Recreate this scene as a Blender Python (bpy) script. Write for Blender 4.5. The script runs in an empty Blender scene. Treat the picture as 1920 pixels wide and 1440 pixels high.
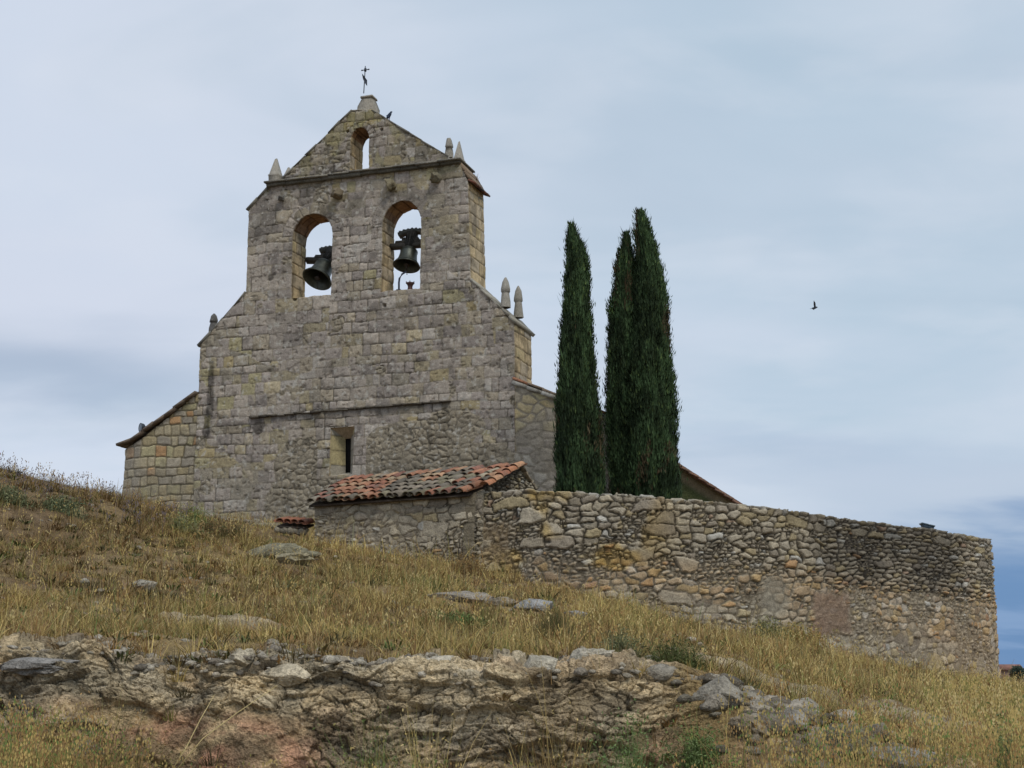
import bpy, math, random
import numpy as np
from mathutils import Vector, Matrix, noise as mn
from mathutils.geometry import tessellate_polygon
random.seed(7)
R = np.random.default_rng(11)
sc = bpy.context.scene
COL = sc.collection
rad = math.radians

# ------------------------------------------------------------------ camera
F = 2700.0
TH = rad(11.5)
cam_d = bpy.data.cameras.new("camera")
cam = bpy.data.objects.new("camera", cam_d)
COL.objects.link(cam)
cam_d.sensor_width = 36.0
cam_d.lens = 36.0 * F / 1920.0
cam_d.clip_start = 0.1
cam_d.clip_end = 9000.0
cam.location = (0, 0, 0)
cam.rotation_euler = (rad(90) + TH, 0, 0)
sc.camera = cam
CT, ST = math.cos(TH), math.sin(TH)

def P(px, py, Y):
    "a point of the place, Y metres ahead of the photographer"
    xc = (px - 960) / F
    yc = (720 - py) / F
    k = Y / (CT - yc * ST)
    return np.array([xc * k, Y, (ST + yc * CT) * k])

# ------------------------------------------------------------------ sky and sun
SUN_EL, SUN_AZ = 52.0, 150.0          # azimuth clockwise from +Y
world = bpy.data.worlds.new("World")
sc.world = world
world.use_nodes = True
nt = world.node_tree
nt.nodes.clear()
N, L = nt.nodes.new, nt.links.new
def wmath(op, a, b=None, c=None):
    n = N("ShaderNodeMath"); n.operation = op
    for i, v in enumerate((a, b, c)):
        if v is None: continue
        if isinstance(v, (int, float)): n.inputs[i].default_value = v
        else: L(v, n.inputs[i])
    return n.outputs[0]
def wmix(fac, a, b):
    n = N("ShaderNodeMix"); n.data_type = 'RGBA'
    if isinstance(fac, (int, float)): n.inputs[0].default_value = fac
    else: L(fac, n.inputs[0])
    for i, v in ((6, a), (7, b)):
        if isinstance(v, tuple): n.inputs[i].default_value = (*v, 1)
        else: L(v, n.inputs[i])
    return n.outputs[2]
def wstep(v, lo, hi, t0=0.0, t1=1.0):
    n = N("ShaderNodeMapRange"); n.interpolation_type = 'SMOOTHSTEP'
    L(v, n.inputs[0])
    n.inputs[1].default_value = lo; n.inputs[2].default_value = hi
    n.inputs[3].default_value = t0; n.inputs[4].default_value = t1
    return n.outputs[0]
tc = N("ShaderNodeTexCoord")
sep = N("ShaderNodeSeparateXYZ"); L(tc.outputs['Generated'], sep.inputs[0])
X, Yd, Z = sep.outputs
den = wmath('ADD', wmath('ABSOLUTE', Z), 0.22)
comb = N("ShaderNodeCombineXYZ")
L(wmath('DIVIDE', X, den), comb.inputs[0]); L(wmath('DIVIDE', Yd, den), comb.inputs[1])
def wnoise(scale, detail, off, dist=0.0, sx=1.0, sy=1.0):
    mp = N("ShaderNodeMapping"); L(comb.outputs[0], mp.inputs[0])
    mp.inputs['Location'].default_value = (off, off * 1.7, 0.3)
    mp.inputs['Scale'].default_value = (sx, sy, 1)
    n = N("ShaderNodeTexNoise"); n.noise_dimensions = '3D'
    L(mp.outputs[0], n.inputs['Vector'])
    n.inputs['Scale'].default_value = scale; n.inputs['Detail'].default_value = detail
    n.inputs['Roughness'].default_value = 0.5; n.inputs['Distortion'].default_value = dist
    return n.outputs[0]
n1 = wnoise(0.9, 5, 3.1, 0.5)
n2 = wnoise(2.4, 6, 7.7, 0.4, 0.7, 1.2)
n3 = wnoise(1.3, 4, 1.9, 0.8, 0.6, 1.6)
az = wmath('ARCTAN2', X, Yd)                       # 0 ahead, + to the right
el = wmath('ARCSINE', Z)
warp = wmath('MULTIPLY', wmath('SUBTRACT', wnoise(2.6, 8, 31.0, 0.1, 0.8, 1.3), 0.5), 0.09)
# base: thin milky overcast, lilac to the left, blue grey to the right
side = wstep(wmath('ADD', az, wmath('MULTIPLY', wmath('SUBTRACT', n3, 0.5), 0.9)), -0.34, 0.36)
cloud = wmix(side, (0.655, 0.735, 0.865), (0.50, 0.63, 0.755))
cloud = wmix(wstep(n1, 0.42, 0.68, 0.0, 0.62), cloud, (0.71, 0.765, 0.875))
cloud = wmix(wstep(n3, 0.50, 0.70, 0.0, 0.45), cloud, (0.46, 0.575, 0.70))
n4 = wnoise(3.6, 9, 12.3, 0.2, 0.9, 1.2)
n5 = wnoise(1.6, 8, 21.0, 0.25, 0.8, 1.1)
cloud = wmix(wstep(n4, 0.44, 0.66, 0.0, 0.28), cloud, (0.76, 0.81, 0.90))
cloud = wmix(wstep(n5, 0.50, 0.68, 0.0, 0.30), cloud, (0.44, 0.55, 0.68))
def blob(ca, ce, ra, re, soft0=0.35, soft1=1.1):
    da = wmath('DIVIDE', wmath('SUBTRACT', az, ca), ra)
    de = wmath('DIVIDE', wmath('SUBTRACT', wmath('ADD', el, warp), ce), re)
    d = wmath('SQRT', wmath('ADD', wmath('MULTIPLY', da, da), wmath('MULTIPLY', de, de)))
    return wstep(d, soft0, soft1, 1.0, 0.0)
def dirof(px, py):
    v = P(px, py, 10.0); v = v / np.linalg.norm(v)
    return math.atan2(v[0], v[1]), math.asin(v[2])
a_, e_ = dirof(60, 690)
cloud = wmix(wmath('MULTIPLY', blob(a_, e_, 0.19, 0.040, 0.0, 1.3), 0.8), cloud, (0.36, 0.46, 0.61))
a_, e_ = dirof(80, 560)
cloud = wmix(wmath('MULTIPLY', blob(a_, e_, 0.22, 0.06, 0.0, 1.2), 0.5), cloud, (0.70, 0.74, 0.86))
a_, e_ = dirof(1970, 1165)
cloud = wmix(wmath('MULTIPLY', blob(a_, e_, 0.22, 0.098, 0.25, 1.15), 0.97), cloud, (0.135, 0.27, 0.51))
a_, e_ = dirof(1560, 880)
cloud = wmix(wmath('MULTIPLY', blob(a_, e_, 0.20, 0.024, 0.0, 1.3), 0.35), cloud, (0.36, 0.47, 0.65))
a_, e_ = dirof(1800, 925)
cloud = wmix(wmath('MULTIPLY', blob(a_, e_, 0.15, 0.026, 0.1, 1.2), 0.9), cloud, (0.54, 0.63, 0.76))
a_, e_ = dirof(1900, 1180)
cloud = wmix(wmath('MULTIPLY', blob(a_, e_, 0.10, 0.012, 0.1, 1.2), 0.5), cloud, (0.30, 0.44, 0.68))
sky = N("ShaderNodeTexSky"); sky.sky_type = 'NISHITA'; sky.sun_disc = False
sky.sun_elevation = rad(SUN_EL); sky.sun_rotation = rad(SUN_AZ)
bg1 = N("ShaderNodeBackground"); L(sky.outputs[0], bg1.inputs[0]); bg1.inputs[1].default_value = 0.07
bg2 = N("ShaderNodeBackground"); L(cloud, bg2.inputs[0]); bg2.inputs[1].default_value = 1.0
mx = N("ShaderNodeMixShader"); mx.inputs[0].default_value = 0.92
L(bg1.outputs[0], mx.inputs[1]); L(bg2.outputs[0], mx.inputs[2])
out = N("ShaderNodeOutputWorld"); L(mx.outputs[0], out.inputs[0])

sl = bpy.data.lights.new("sun", 'SUN')
sl.energy = 1.7; sl.angle = rad(18); sl.color = (1.0, 0.93, 0.82)
sun = bpy.data.objects.new("sun", sl); COL.objects.link(sun)
sd = Vector((math.sin(rad(SUN_AZ)) * math.cos(rad(SUN_EL)), math.cos(rad(SUN_AZ)) * math.cos(rad(SUN_EL)), math.sin(rad(SUN_EL))))
sun.rotation_euler = sd.to_track_quat('Z', 'Y').to_euler()
sun.location = sd * 60
sc.view_settings.view_transform = 'Standard'
sc.view_settings.look = 'None'
sc.view_settings.exposure = 0.0
sc.view_settings.gamma = 1.0
sc.cycles.max_bounces = 6
sc.cycles.use_denoising = True

# ------------------------------------------------------------------ noise in numpy
def h2(ix, iy, seed):
    a = ix.astype(np.int64).astype(np.uint32) * np.uint32(374761393) + iy.astype(np.int64).astype(np.uint32) * np.uint32(668265263) + np.uint32((seed * 2246822519) & 0xffffffff)
    a = (a ^ (a >> np.uint32(13))) * np.uint32(1274126177)
    a = (a ^ (a >> np.uint32(16))) * np.uint32(2654435761)
    a = a ^ (a >> np.uint32(15))
    return (a & np.uint32(0xffffff)).astype(np.float64) / 16777216.0
def vn(x, y, seed=0):
    xi = np.floor(x); yi = np.floor(y)
    fx = x - xi; fy = y - yi
    fx = fx * fx * (3 - 2 * fx); fy = fy * fy * (3 - 2 * fy)
    a = h2(xi, yi, seed); b = h2(xi + 1, yi, seed); c = h2(xi, yi + 1, seed); d = h2(xi + 1, yi + 1, seed)
    return (a + (b - a) * fx) * (1 - fy) + (c + (d - c) * fx) * fy
def fbm(x, y, seed=0, oct=4, rough=.5):
    x = np.asarray(x, float); y = np.asarray(y, float)
    s = 0; a = 1; t = 0
    for i in range(oct):
        s = s + a * vn(x * 2 ** i + i * 17.3, y * 2 ** i - i * 9.1, seed + i); t += a; a *= rough
    return s / t
def ss(x, a, b):
    t = np.clip((x - a) / (b - a), 0, 1)
    return t * t * (3 - 2 * t)
def voro(x, y, seed=0, jit=.85):
    "distance to the cell border and two random numbers of the cell"
    xi = np.floor(x); yi = np.floor(y)
    f1 = np.full(x.shape, 9.); f2 = np.full(x.shape, 9.)
    p1x = np.zeros(x.shape); p1y = np.zeros(x.shape); p2x = np.zeros(x.shape); p2y = np.zeros(x.shape)
    for dx in (-1, 0, 1):
        for dy in (-1, 0, 1):
            cx = xi + dx; cy = yi + dy
            qx = cx + .5 + (h2(cx, cy, seed) - .5) * jit; qy = cy + .5 + (h2(cx, cy, seed + 51) - .5) * jit
            d = (qx - x) ** 2 + (qy - y) ** 2
            n1_ = d < f1
            n2_ = (~n1_) & (d < f2)
            f2 = np.where(n1_, f1, np.where(n2_, d, f2))
            p2x = np.where(n1_, p1x, np.where(n2_, qx, p2x)); p2y = np.where(n1_, p1y, np.where(n2_, qy, p2y))
            f1 = np.where(n1_, d, f1)
            p1x = np.where(n1_, qx, p1x); p1y = np.where(n1_, qy, p1y)
    dd = np.hypot(p1x - p2x, p1y - p2y) + 1e-6
    e = (f2 - f1) / (2 * dd)
    k1 = np.floor(p1x * 997); k2 = np.floor(p1y * 997)
    return e, h2(k1, k2, seed + 7), h2(k1, k2, seed + 8), p1x, p1y
def vbrick(x, y, seed=0, jx=.7, jy=.5):
    "stones laid in rough courses: border distance and two random numbers"
    yi = np.floor(y); f1 = np.full(x.shape, 9.); f2 = f1.copy(); p1x = np.zeros(x.shape); p1y = p1x.copy(); p2x = p1x.copy(); p2y = p1x.copy()
    for dy in (-1, 0, 1):
        cy = yi + dy; sh = h2(cy, cy * 0 + 5, seed + 3); xi = np.floor(x - sh)
        for dx in (-1, 0, 1):
            cx = xi + dx
            qx = cx + sh + .5 + (h2(cx, cy, seed) - .5) * jx; qy = cy + .5 + (h2(cx, cy, seed + 51) - .5) * jy
            d = (np.abs(qx - x) ** 2.4 + np.abs(qy - y) ** 2.4) ** (1 / 1.2)
            a_ = d < f1; b_ = (~a_) & (d < f2)
            f2 = np.where(a_, f1, np.where(b_, d, f2)); p2x = np.where(a_, p1x, np.where(b_, qx, p2x)); p2y = np.where(a_, p1y, np.where(b_, qy, p2y))
            f1 = np.where(a_, d, f1); p1x = np.where(a_, qx, p1x); p1y = np.where(a_, qy, p1y)
    e = (f2 - f1) / (2 * np.hypot(p1x - p2x, p1y - p2y) + 1e-6)
    k1 = np.floor(p1x * 997); k2 = np.floor(p1y * 997)
    return e, h2(k1, k2, seed + 7), h2(k1, k2, seed + 8)
def ashlar(s, z, seed=0, rh=.37, sw=.55, wob=.035):
    "coursed squared stone; border distance in metres and the stone's random numbers"
    s = s + (fbm(s * 1.3, z * 1.3, seed + 3, 3) - .5) * wob * 2.5
    z = z + (fbm(s * .7, z * 1.1, seed + 4, 3) - .5) * wob * 4 + (fbm(s * 5, z * 5, seed + 5, 2) - .5) * wob
    rg = np.random.default_rng(seed + 100)
    hs = rg.uniform(.72, 1.22, 200) * rh
    zb = np.concatenate([[-10], -10 + np.cumsum(hs)])
    row = np.clip(np.searchsorted(zb, z) - 1, 0, 198)
    dz = np.minimum(z - zb[row], zb[row + 1] - z)
    nc = 160
    xs = np.cumsum(rg.uniform(.5, 1.45, (200, nc)) * sw, axis=1) - 30 - rg.uniform(0, 1, (200, 1)) * sw
    c = np.zeros(s.shape, int); dx = np.zeros(s.shape)
    for r in np.unique(row):
        m = row == r
        b = xs[r]; q = np.clip(np.searchsorted(b, s[m]), 1, nc - 1)
        c[m] = q; dx[m] = np.minimum(s[m] - b[q - 1], b[q] - s[m])
    # rounded corners
    rr = .05
    e = np.where((dx < rr) & (dz < rr), rr - np.hypot(rr - dx, rr - dz), np.minimum(dx, dz))
    return e, h2(c, row, seed + 7), h2(c, row, seed + 8)

# ------------------------------------------------------------------ mesh helpers
ORG = {}
def tag(o, label=None, cat=None, group=None, kind=None):
    if label: o['label'] = label
    if cat: o['category'] = cat
    if group: o['group'] = group
    if kind: o['kind'] = kind
    return o
def empty(name, loc, label, cat, group=None):
    o = bpy.data.objects.new(name, None); COL.objects.link(o)
    o.location = loc; o.empty_display_size = .2
    ORG[o.name] = np.array(loc, float)
    return tag(o, label, cat, group)
def mk(name, V, F4, mat, parent=None, col=None, F3=None, smooth=False, uv=None):
    V = np.asarray(V, float)
    org = ORG[parent.name] if parent is not None else np.zeros(3)
    me = bpy.data.meshes.new(name)
    fs = []
    if F4 is not None and len(F4): fs.append(np.asarray(F4, np.int32))
    if F3 is not None and len(F3): fs.append(np.asarray(F3, np.int32))
    me.vertices.add(len(V)); me.vertices.foreach_set("co", (V - org).astype(np.float32).ravel())
    loops = np.concatenate([f.ravel() for f in fs])
    tot = np.concatenate([np.full(len(f), f.shape[1], np.int32) for f in fs])
    st = np.concatenate([[0], np.cumsum(tot)[:-1]]).astype(np.int32)
    me.loops.add(len(loops)); me.loops.foreach_set("vertex_index", loops)
    me.polygons.add(len(tot)); me.polygons.foreach_set("loop_start", st); me.polygons.foreach_set("loop_total", tot)
    if smooth: me.polygons.foreach_set("use_smooth", np.ones(len(tot), bool))
    if col is not None:
        ca = me.color_attributes.new("col", 'FLOAT_COLOR', 'POINT')
        c4 = np.ones((len(V), 4), np.float32); c4[:, :3] = np.clip(col, 0, 1)
        ca.data.foreach_set("color", c4.ravel())
    me.update(calc_edges=True); me.validate()
    me.materials.append(mat)
    o = bpy.data.objects.new(name, me); COL.objects.link(o)
    if parent is not None: o.parent = parent
    ORG[o.name] = org
    return o
class MB:
    "collects simple shapes into one mesh"
    def __init__(s): s.V = []; s.F4 = []; s.F3 = []; s.C = []; s.n = 0
    def add(s, V, F4=(), F3=(), c=(.5, .5, .5)):
        V = np.asarray(V, float)
        s.V.append(V)
        if len(F4): s.F4.append(np.asarray(F4, int) + s.n)
        if len(F3): s.F3.append(np.asarray(F3, int) + s.n)
        c = np.asarray(c, float)
        s.C.append(np.tile(c, (len(V), 1)) if c.ndim == 1 else c); s.n += len(V)
    def box(s, c, ax, ay, az_, c3=(.5, .5, .5), jit=0.0):
        "centre and three half-axis vectors"
        c, ax, ay, az_ = map(np.asarray, (c, ax, ay, az_))
        V = np.array([c + i * ax + j * ay + k * az_ for i in (-1, 1) for j in (-1, 1) for k in (-1, 1)], float)
        if jit: V += R.uniform(-jit, jit, V.shape)
        s.add(V, [(0, 1, 3, 2), (4, 6, 7, 5), (0, 4, 5, 1), (2, 3, 7, 6), (0, 2, 6, 4), (1, 5, 7, 3)], c=c3)
    def tube(s, pts, r, c3=(.5, .5, .5), n=8):
        pts = [np.asarray(p, float) for p in pts]
        rs = r if hasattr(r, '__len__') else [r] * len(pts)
        V = []
        for i, p in enumerate(pts):
            t = pts[min(i + 1, len(pts) - 1)] - pts[max(i - 1, 0)]; t = t / (np.linalg.norm(t) + 1e-9)
            a = np.cross(t, [0, 0, 1] if abs(t[2]) < .9 else [1, 0, 0]); a /= np.linalg.norm(a)
            b = np.cross(t, a)
            for k in range(n):
                q = 2 * math.pi * k / n
                V.append(p + rs[i] * (a * math.cos(q) + b * math.sin(q)))
        F = [(i * n + k, i * n + (k + 1) % n, (i + 1) * n + (k + 1) % n, (i + 1) * n + k) for i in range(len(pts) - 1) for k in range(n)]
        m = len(V); V.append(pts[0]); V.append(pts[-1])
        F3 = [(m, (k + 1) % n, k) for k in range(n)] + [(m + 1, (len(pts) - 1) * n + k, (len(pts) - 1) * n + (k + 1) % n) for k in range(n)]
        s.add(V, F, F3, c3)
    def lathe(s, prof, M, c3=(.5, .5, .5), n=40):
        "prof (r,z) pairs, M 4x4"
        M = np.asarray(M); V = []
        for r, z in prof:
            for k in range(n):
                q = 2 * math.pi * k / n
                V.append((M @ np.array([r * math.cos(q), r * math.sin(q), z, 1]))[:3])
        F = [(i * n + k, i * n + (k + 1) % n, (i + 1) * n + (k + 1) % n, (i + 1) * n + k) for i in range(len(prof) - 1) for k in range(n)]
        s.add(V, F, c=c3)
    def build(s, name, mat, parent=None, smooth=False):
        return mk(name, np.concatenate(s.V), np.concatenate(s.F4) if s.F4 else None, mat, parent,
                  np.concatenate(s.C), np.concatenate(s.F3) if s.F3 else None, smooth)

# ------------------------------------------------------------------ materials
def mat(name, base=None, rough=.92, n_scale=14., n_amt=.35, fine=90., fine_amt=.25, bump=.012, spots=None, metal=0., attr=True, spec=.2, trans=0.):
    m = bpy.data.materials.new(name); m.use_nodes = True
    t = m.node_tree; b = t.nodes['Principled BSDF']; NN = t.nodes.new; LL = t.links.new
    tcn = NN("ShaderNodeTexCoord"); co = tcn.outputs['Object']
    if attr:
        a = NN("ShaderNodeAttribute"); a.attribute_name = 'col'; c = a.outputs['Color']
    else:
        rgb = NN("ShaderNodeRGB"); rgb.outputs[0].default_value = (*base, 1); c = rgb.outputs[0]
    def noi(sc_, det, r=.6):
        n = NN("ShaderNodeTexNoise"); LL(co, n.inputs['Vector']); n.inputs['Scale'].default_value = sc_
        n.inputs['Detail'].default_value = det; n.inputs['Roughness'].default_value = r
        return n.outputs[0]
    def mr(v, a0, a1, b0, b1):
        n = NN("ShaderNodeMapRange"); LL(v, n.inputs[0])
        for i, q in enumerate((a0, a1, b0, b1)): n.inputs[i + 1].default_value = q
        return n.outputs[0]
    def mul(c_, f):
        n = NN("ShaderNodeVectorMath"); n.operation = 'SCALE'; LL(c_, n.inputs[0]); LL(f, n.inputs['Scale'])
        return n.outputs[0]
    a1 = noi(n_scale, 5); a2 = noi(fine, 3)
    c = mul(c, mr(a1, .3, .7, 1 - n_amt, 1 + n_amt)); c = mul(c, mr(a2, .3, .7, 1 - fine_amt, 1 + fine_amt))
    if spots:
        for (scl, lo, hi, colr, amt) in spots:
            v = noi(scl, 4, .7)
            f = mr(v, lo, hi, 0, amt)
            n = NN("ShaderNodeMix"); n.data_type = 'RGBA'; LL(f, n.inputs[0]); LL(c, n.inputs[6]); n.inputs[7].default_value = (*colr, 1)
            c = n.outputs[2]
    LL(c, b.inputs['Base Color'])
    b.inputs['Roughness'].default_value = rough; b.inputs['Metallic'].default_value = metal
    b.inputs['Specular IOR Level'].default_value = spec
    if bump:
        bp = NN("ShaderNodeBump"); bp.inputs['Distance'].default_value = bump; bp.inputs['Strength'].default_value = 1.
        ad = NN("ShaderNodeMath"); ad.operation = 'ADD'; LL(a1, ad.inputs[0]); LL(a2, ad.inputs[1])
        LL(ad.outputs[0], bp.inputs['Height']); LL(bp.outputs[0], b.inputs['Normal'])
    return m
M_stone = mat('weathered_stone', n_scale=9, n_amt=.2, fine=42, fine_amt=.22, bump=.02,
              spots=[(26, .61, .69, (.06, .056, .05), .6), (36, .62, .70, (.58, .55, .50), .65), (7, .62, .74, (.12, .112, .10), .3)])
M_rubble = mat('rubble_stone', n_scale=7, n_amt=.3, fine=38, fine_amt=.25, bump=.03,
               spots=[(20, .62, .72, (.06, .055, .05), .6), (30, .67, .73, (.5, .48, .42), .5)])
M_earth = mat('earth', n_scale=5, n_amt=.3, fine=36, fine_amt=.45, bump=.05, spots=[(17, .60, .68, (.06, .05, .035), .55), (24, .63, .70, (.5, .45, .36), .45)])
M_rock = mat('limestone_rock', n_scale=8, n_amt=.4, fine=40, fine_amt=.3, bump=.035,
             spots=[(12, .58, .68, (.05, .045, .04), .7), (22, .62, .72, (.55, .52, .47), .6)])
M_tile = mat('terracotta', n_scale=12, n_amt=.3, fine=60, fine_amt=.2, bump=.008, rough=.85,
             spots=[(6, .52, .66, (.13, .115, .09), .75), (14, .57, .66, (.07, .065, .05), .6), (23, .62, .7, (.36, .34, .26), .6)])
M_grass = mat('grass', n_scale=2, n_amt=.15, fine=25, fine_amt=.15, bump=0, rough=.8)
M_leaf = mat('cypress_leaf', n_scale=2.5, n_amt=.3, fine=16, fine_amt=.25, bump=0, rough=.75)
M_wood = mat('dark_oiled_timber', n_scale=10, n_amt=.3, fine=50, fine_amt=.3, bump=.01, rough=.7)
M_bronze = mat('bronze', n_scale=8, n_amt=.25, fine=40, fine_amt=.15, bump=.004, rough=.45, metal=.6, spec=.5)
M_iron = mat('iron', n_scale=8, n_amt=.2, fine=50, fine_amt=.15, bump=.003, rough=.6, metal=.4, spec=.4)
M_dark = mat('dark_interior', base=(.012, .011, .010), attr=False, bump=0)
M_glass = mat('lamp_glass', rough=.15, n_amt=.05, fine_amt=.03, bump=0, spec=.5)

# ------------------------------------------------------------------ terrain
ctl = []
def cp(Y, d):
    for px, py in d.items(): ctl.append(P(px, py, Y))
cp(14, {-500: 1190, -250: 1200, 0: 1212, 300: 1228, 600: 1238, 900: 1243, 1200: 1266, 1500: 1350, 1900: 1425, 2400: 1470})
cp(17.5, {-300: 1130, 0: 1148, 300: 1176, 600: 1194, 900: 1208, 1200: 1228, 1500: 1288, 1900: 1362, 2300: 1405})
cp(21.5, {-300: 1030, 0: 1058, 300: 1108, 600: 1137, 900: 1162, 1200: 1190, 1500: 1245, 1900: 1322})
cp(27, {-200: 880, 0: 911, 230: 985, 400: 1022, 600: 1064, 900: 1110, 1200: 1165, 1500: 1224, 1900: 1300})
cp(29, {-200: 855, 0: 890})
cp(33, {230: 938, 400: 980, 590: 1018, 860: 1055, 1250: 1152, 1450: 1200})
cp(35, {1650: 1243, 1300: 1175})
cp(38, {1880: 1280, 2100: 1290})
cp(41, {230: 956, 400: 972, 600: 985})
ctl += [np.array(v, float) for v in [(-14, 36, 4.2), (-18, 36, 4.3), (-25, 30, 4.4), (-16, 50, 4.2), (-4, 50, 4.0), (4, 50, 2.5), (8, 42, 1.0), (14, 48, -1.2), (17, 44, -1.2),
        (20, 38, -1.3), (20, 60, -2.6), (0, 75, .5), (-25, 70, 3.), (25, 25, -1.4), (-25, 20, 2.0), (-30, 45, 4.4), (40, 50, -3), (-45, 40, 4), (-40, 15, 1), (40, 15, -1.5)]]
ctl = np.array(ctl)
def tps_fit(Pc, z, lam=.02):
    n = len(Pc); d = np.hypot(Pc[:, None, 0] - Pc[None, :, 0], Pc[:, None, 1] - Pc[None, :, 1])
    K = np.where(d > 0, d * d * np.log(d + 1e-12), 0) + lam * np.eye(n)
    Q = np.c_[np.ones(n), Pc]
    A = np.block([[K, Q], [Q.T, np.zeros((3, 3))]])
    return np.linalg.solve(A, np.r_[z, 0, 0, 0])
W = tps_fit(ctl[:, :2], ctl[:, 2])
def upper(x, y):
    x = np.asarray(x, float).ravel(); y = np.asarray(y, float).ravel(); o = np.empty(len(x))
    for i in range(0, len(x), 40000):
        a = x[i:i + 40000]; b = y[i:i + 40000]
        d2 = (a[:, None] - ctl[None, :, 0]) ** 2 + (b[:, None] - ctl[None, :, 1]) ** 2
        o[i:i + 40000] = (np.where(d2 > 0, .5 * d2 * np.log(d2 + 1e-12), 0) @ W[:-3]) + W[-3] + W[-2] * a + W[-1] * b
    r = np.hypot(x, y); far = ss(r, 55, 85)
    o = np.clip(o, -8, 7) * (1 - far) + (-5.5 + 3 * (fbm(x / 60, y / 60, 91) - .5)) * far
    sidew = ss(np.abs(x), 30, 45) * (1 - far)
    return o * (1 - sidew) + (np.where(x < 0, 2.5, -2.5)) * sidew
def bankY(x):
    return 13.7 + 1.1 * (fbm(x * .45 + 5, x * 0, 41, 3) - .5) + .45 * (fbm(x * 1.9, x * 0 + 3, 44, 3) - .5) - .9 * ss(x, 2.2, 5.5)
def lower_g(x, y):
    return -1.6 + .25 * (fbm(x * .5, y * .5, 61) - .5) + .5 * ss(-x, 2.7, 3.8) + .45 * ss(x, 1.2, 2.8)
def bank_t(x, y):
    yb = bankY(x)
    wd = .7 + .25 * (fbm(x * .7 + 3, x * 0, 47, 2) - .5) + 1.1 * ss(x, 1.0, 1.8)
    return ss(y, yb - wd, yb)
def ground(x, y):
    x = np.asarray(x, float); y = np.asarray(y, float); sh = x.shape
    x = x.ravel(); y = y.ravel()
    up = upper(x, np.maximum(y, 12.0)); lo = lower_g(x, y)
    up = up + .22 * (fbm(x * .55, y * .55, 21) - .5) + .10 * (fbm(x * 1.7, y * 1.7, 22, 3) - .5)
    near_ = 1 - ss(np.abs(y - bankY(x)), .8, 2.6)
    up = up + near_ * (.30 * (fbm(x * .9 + 31, x * 0 + 2, 24, 3) - .5) + .10 * (fbm(x * 3.1, y * 3.1, 25, 3) - .5))
    t = bank_t(x, y)
    back = ss(-y, -6, 6)
    return (lo * (1 - t) + up * t).reshape(sh)

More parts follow.
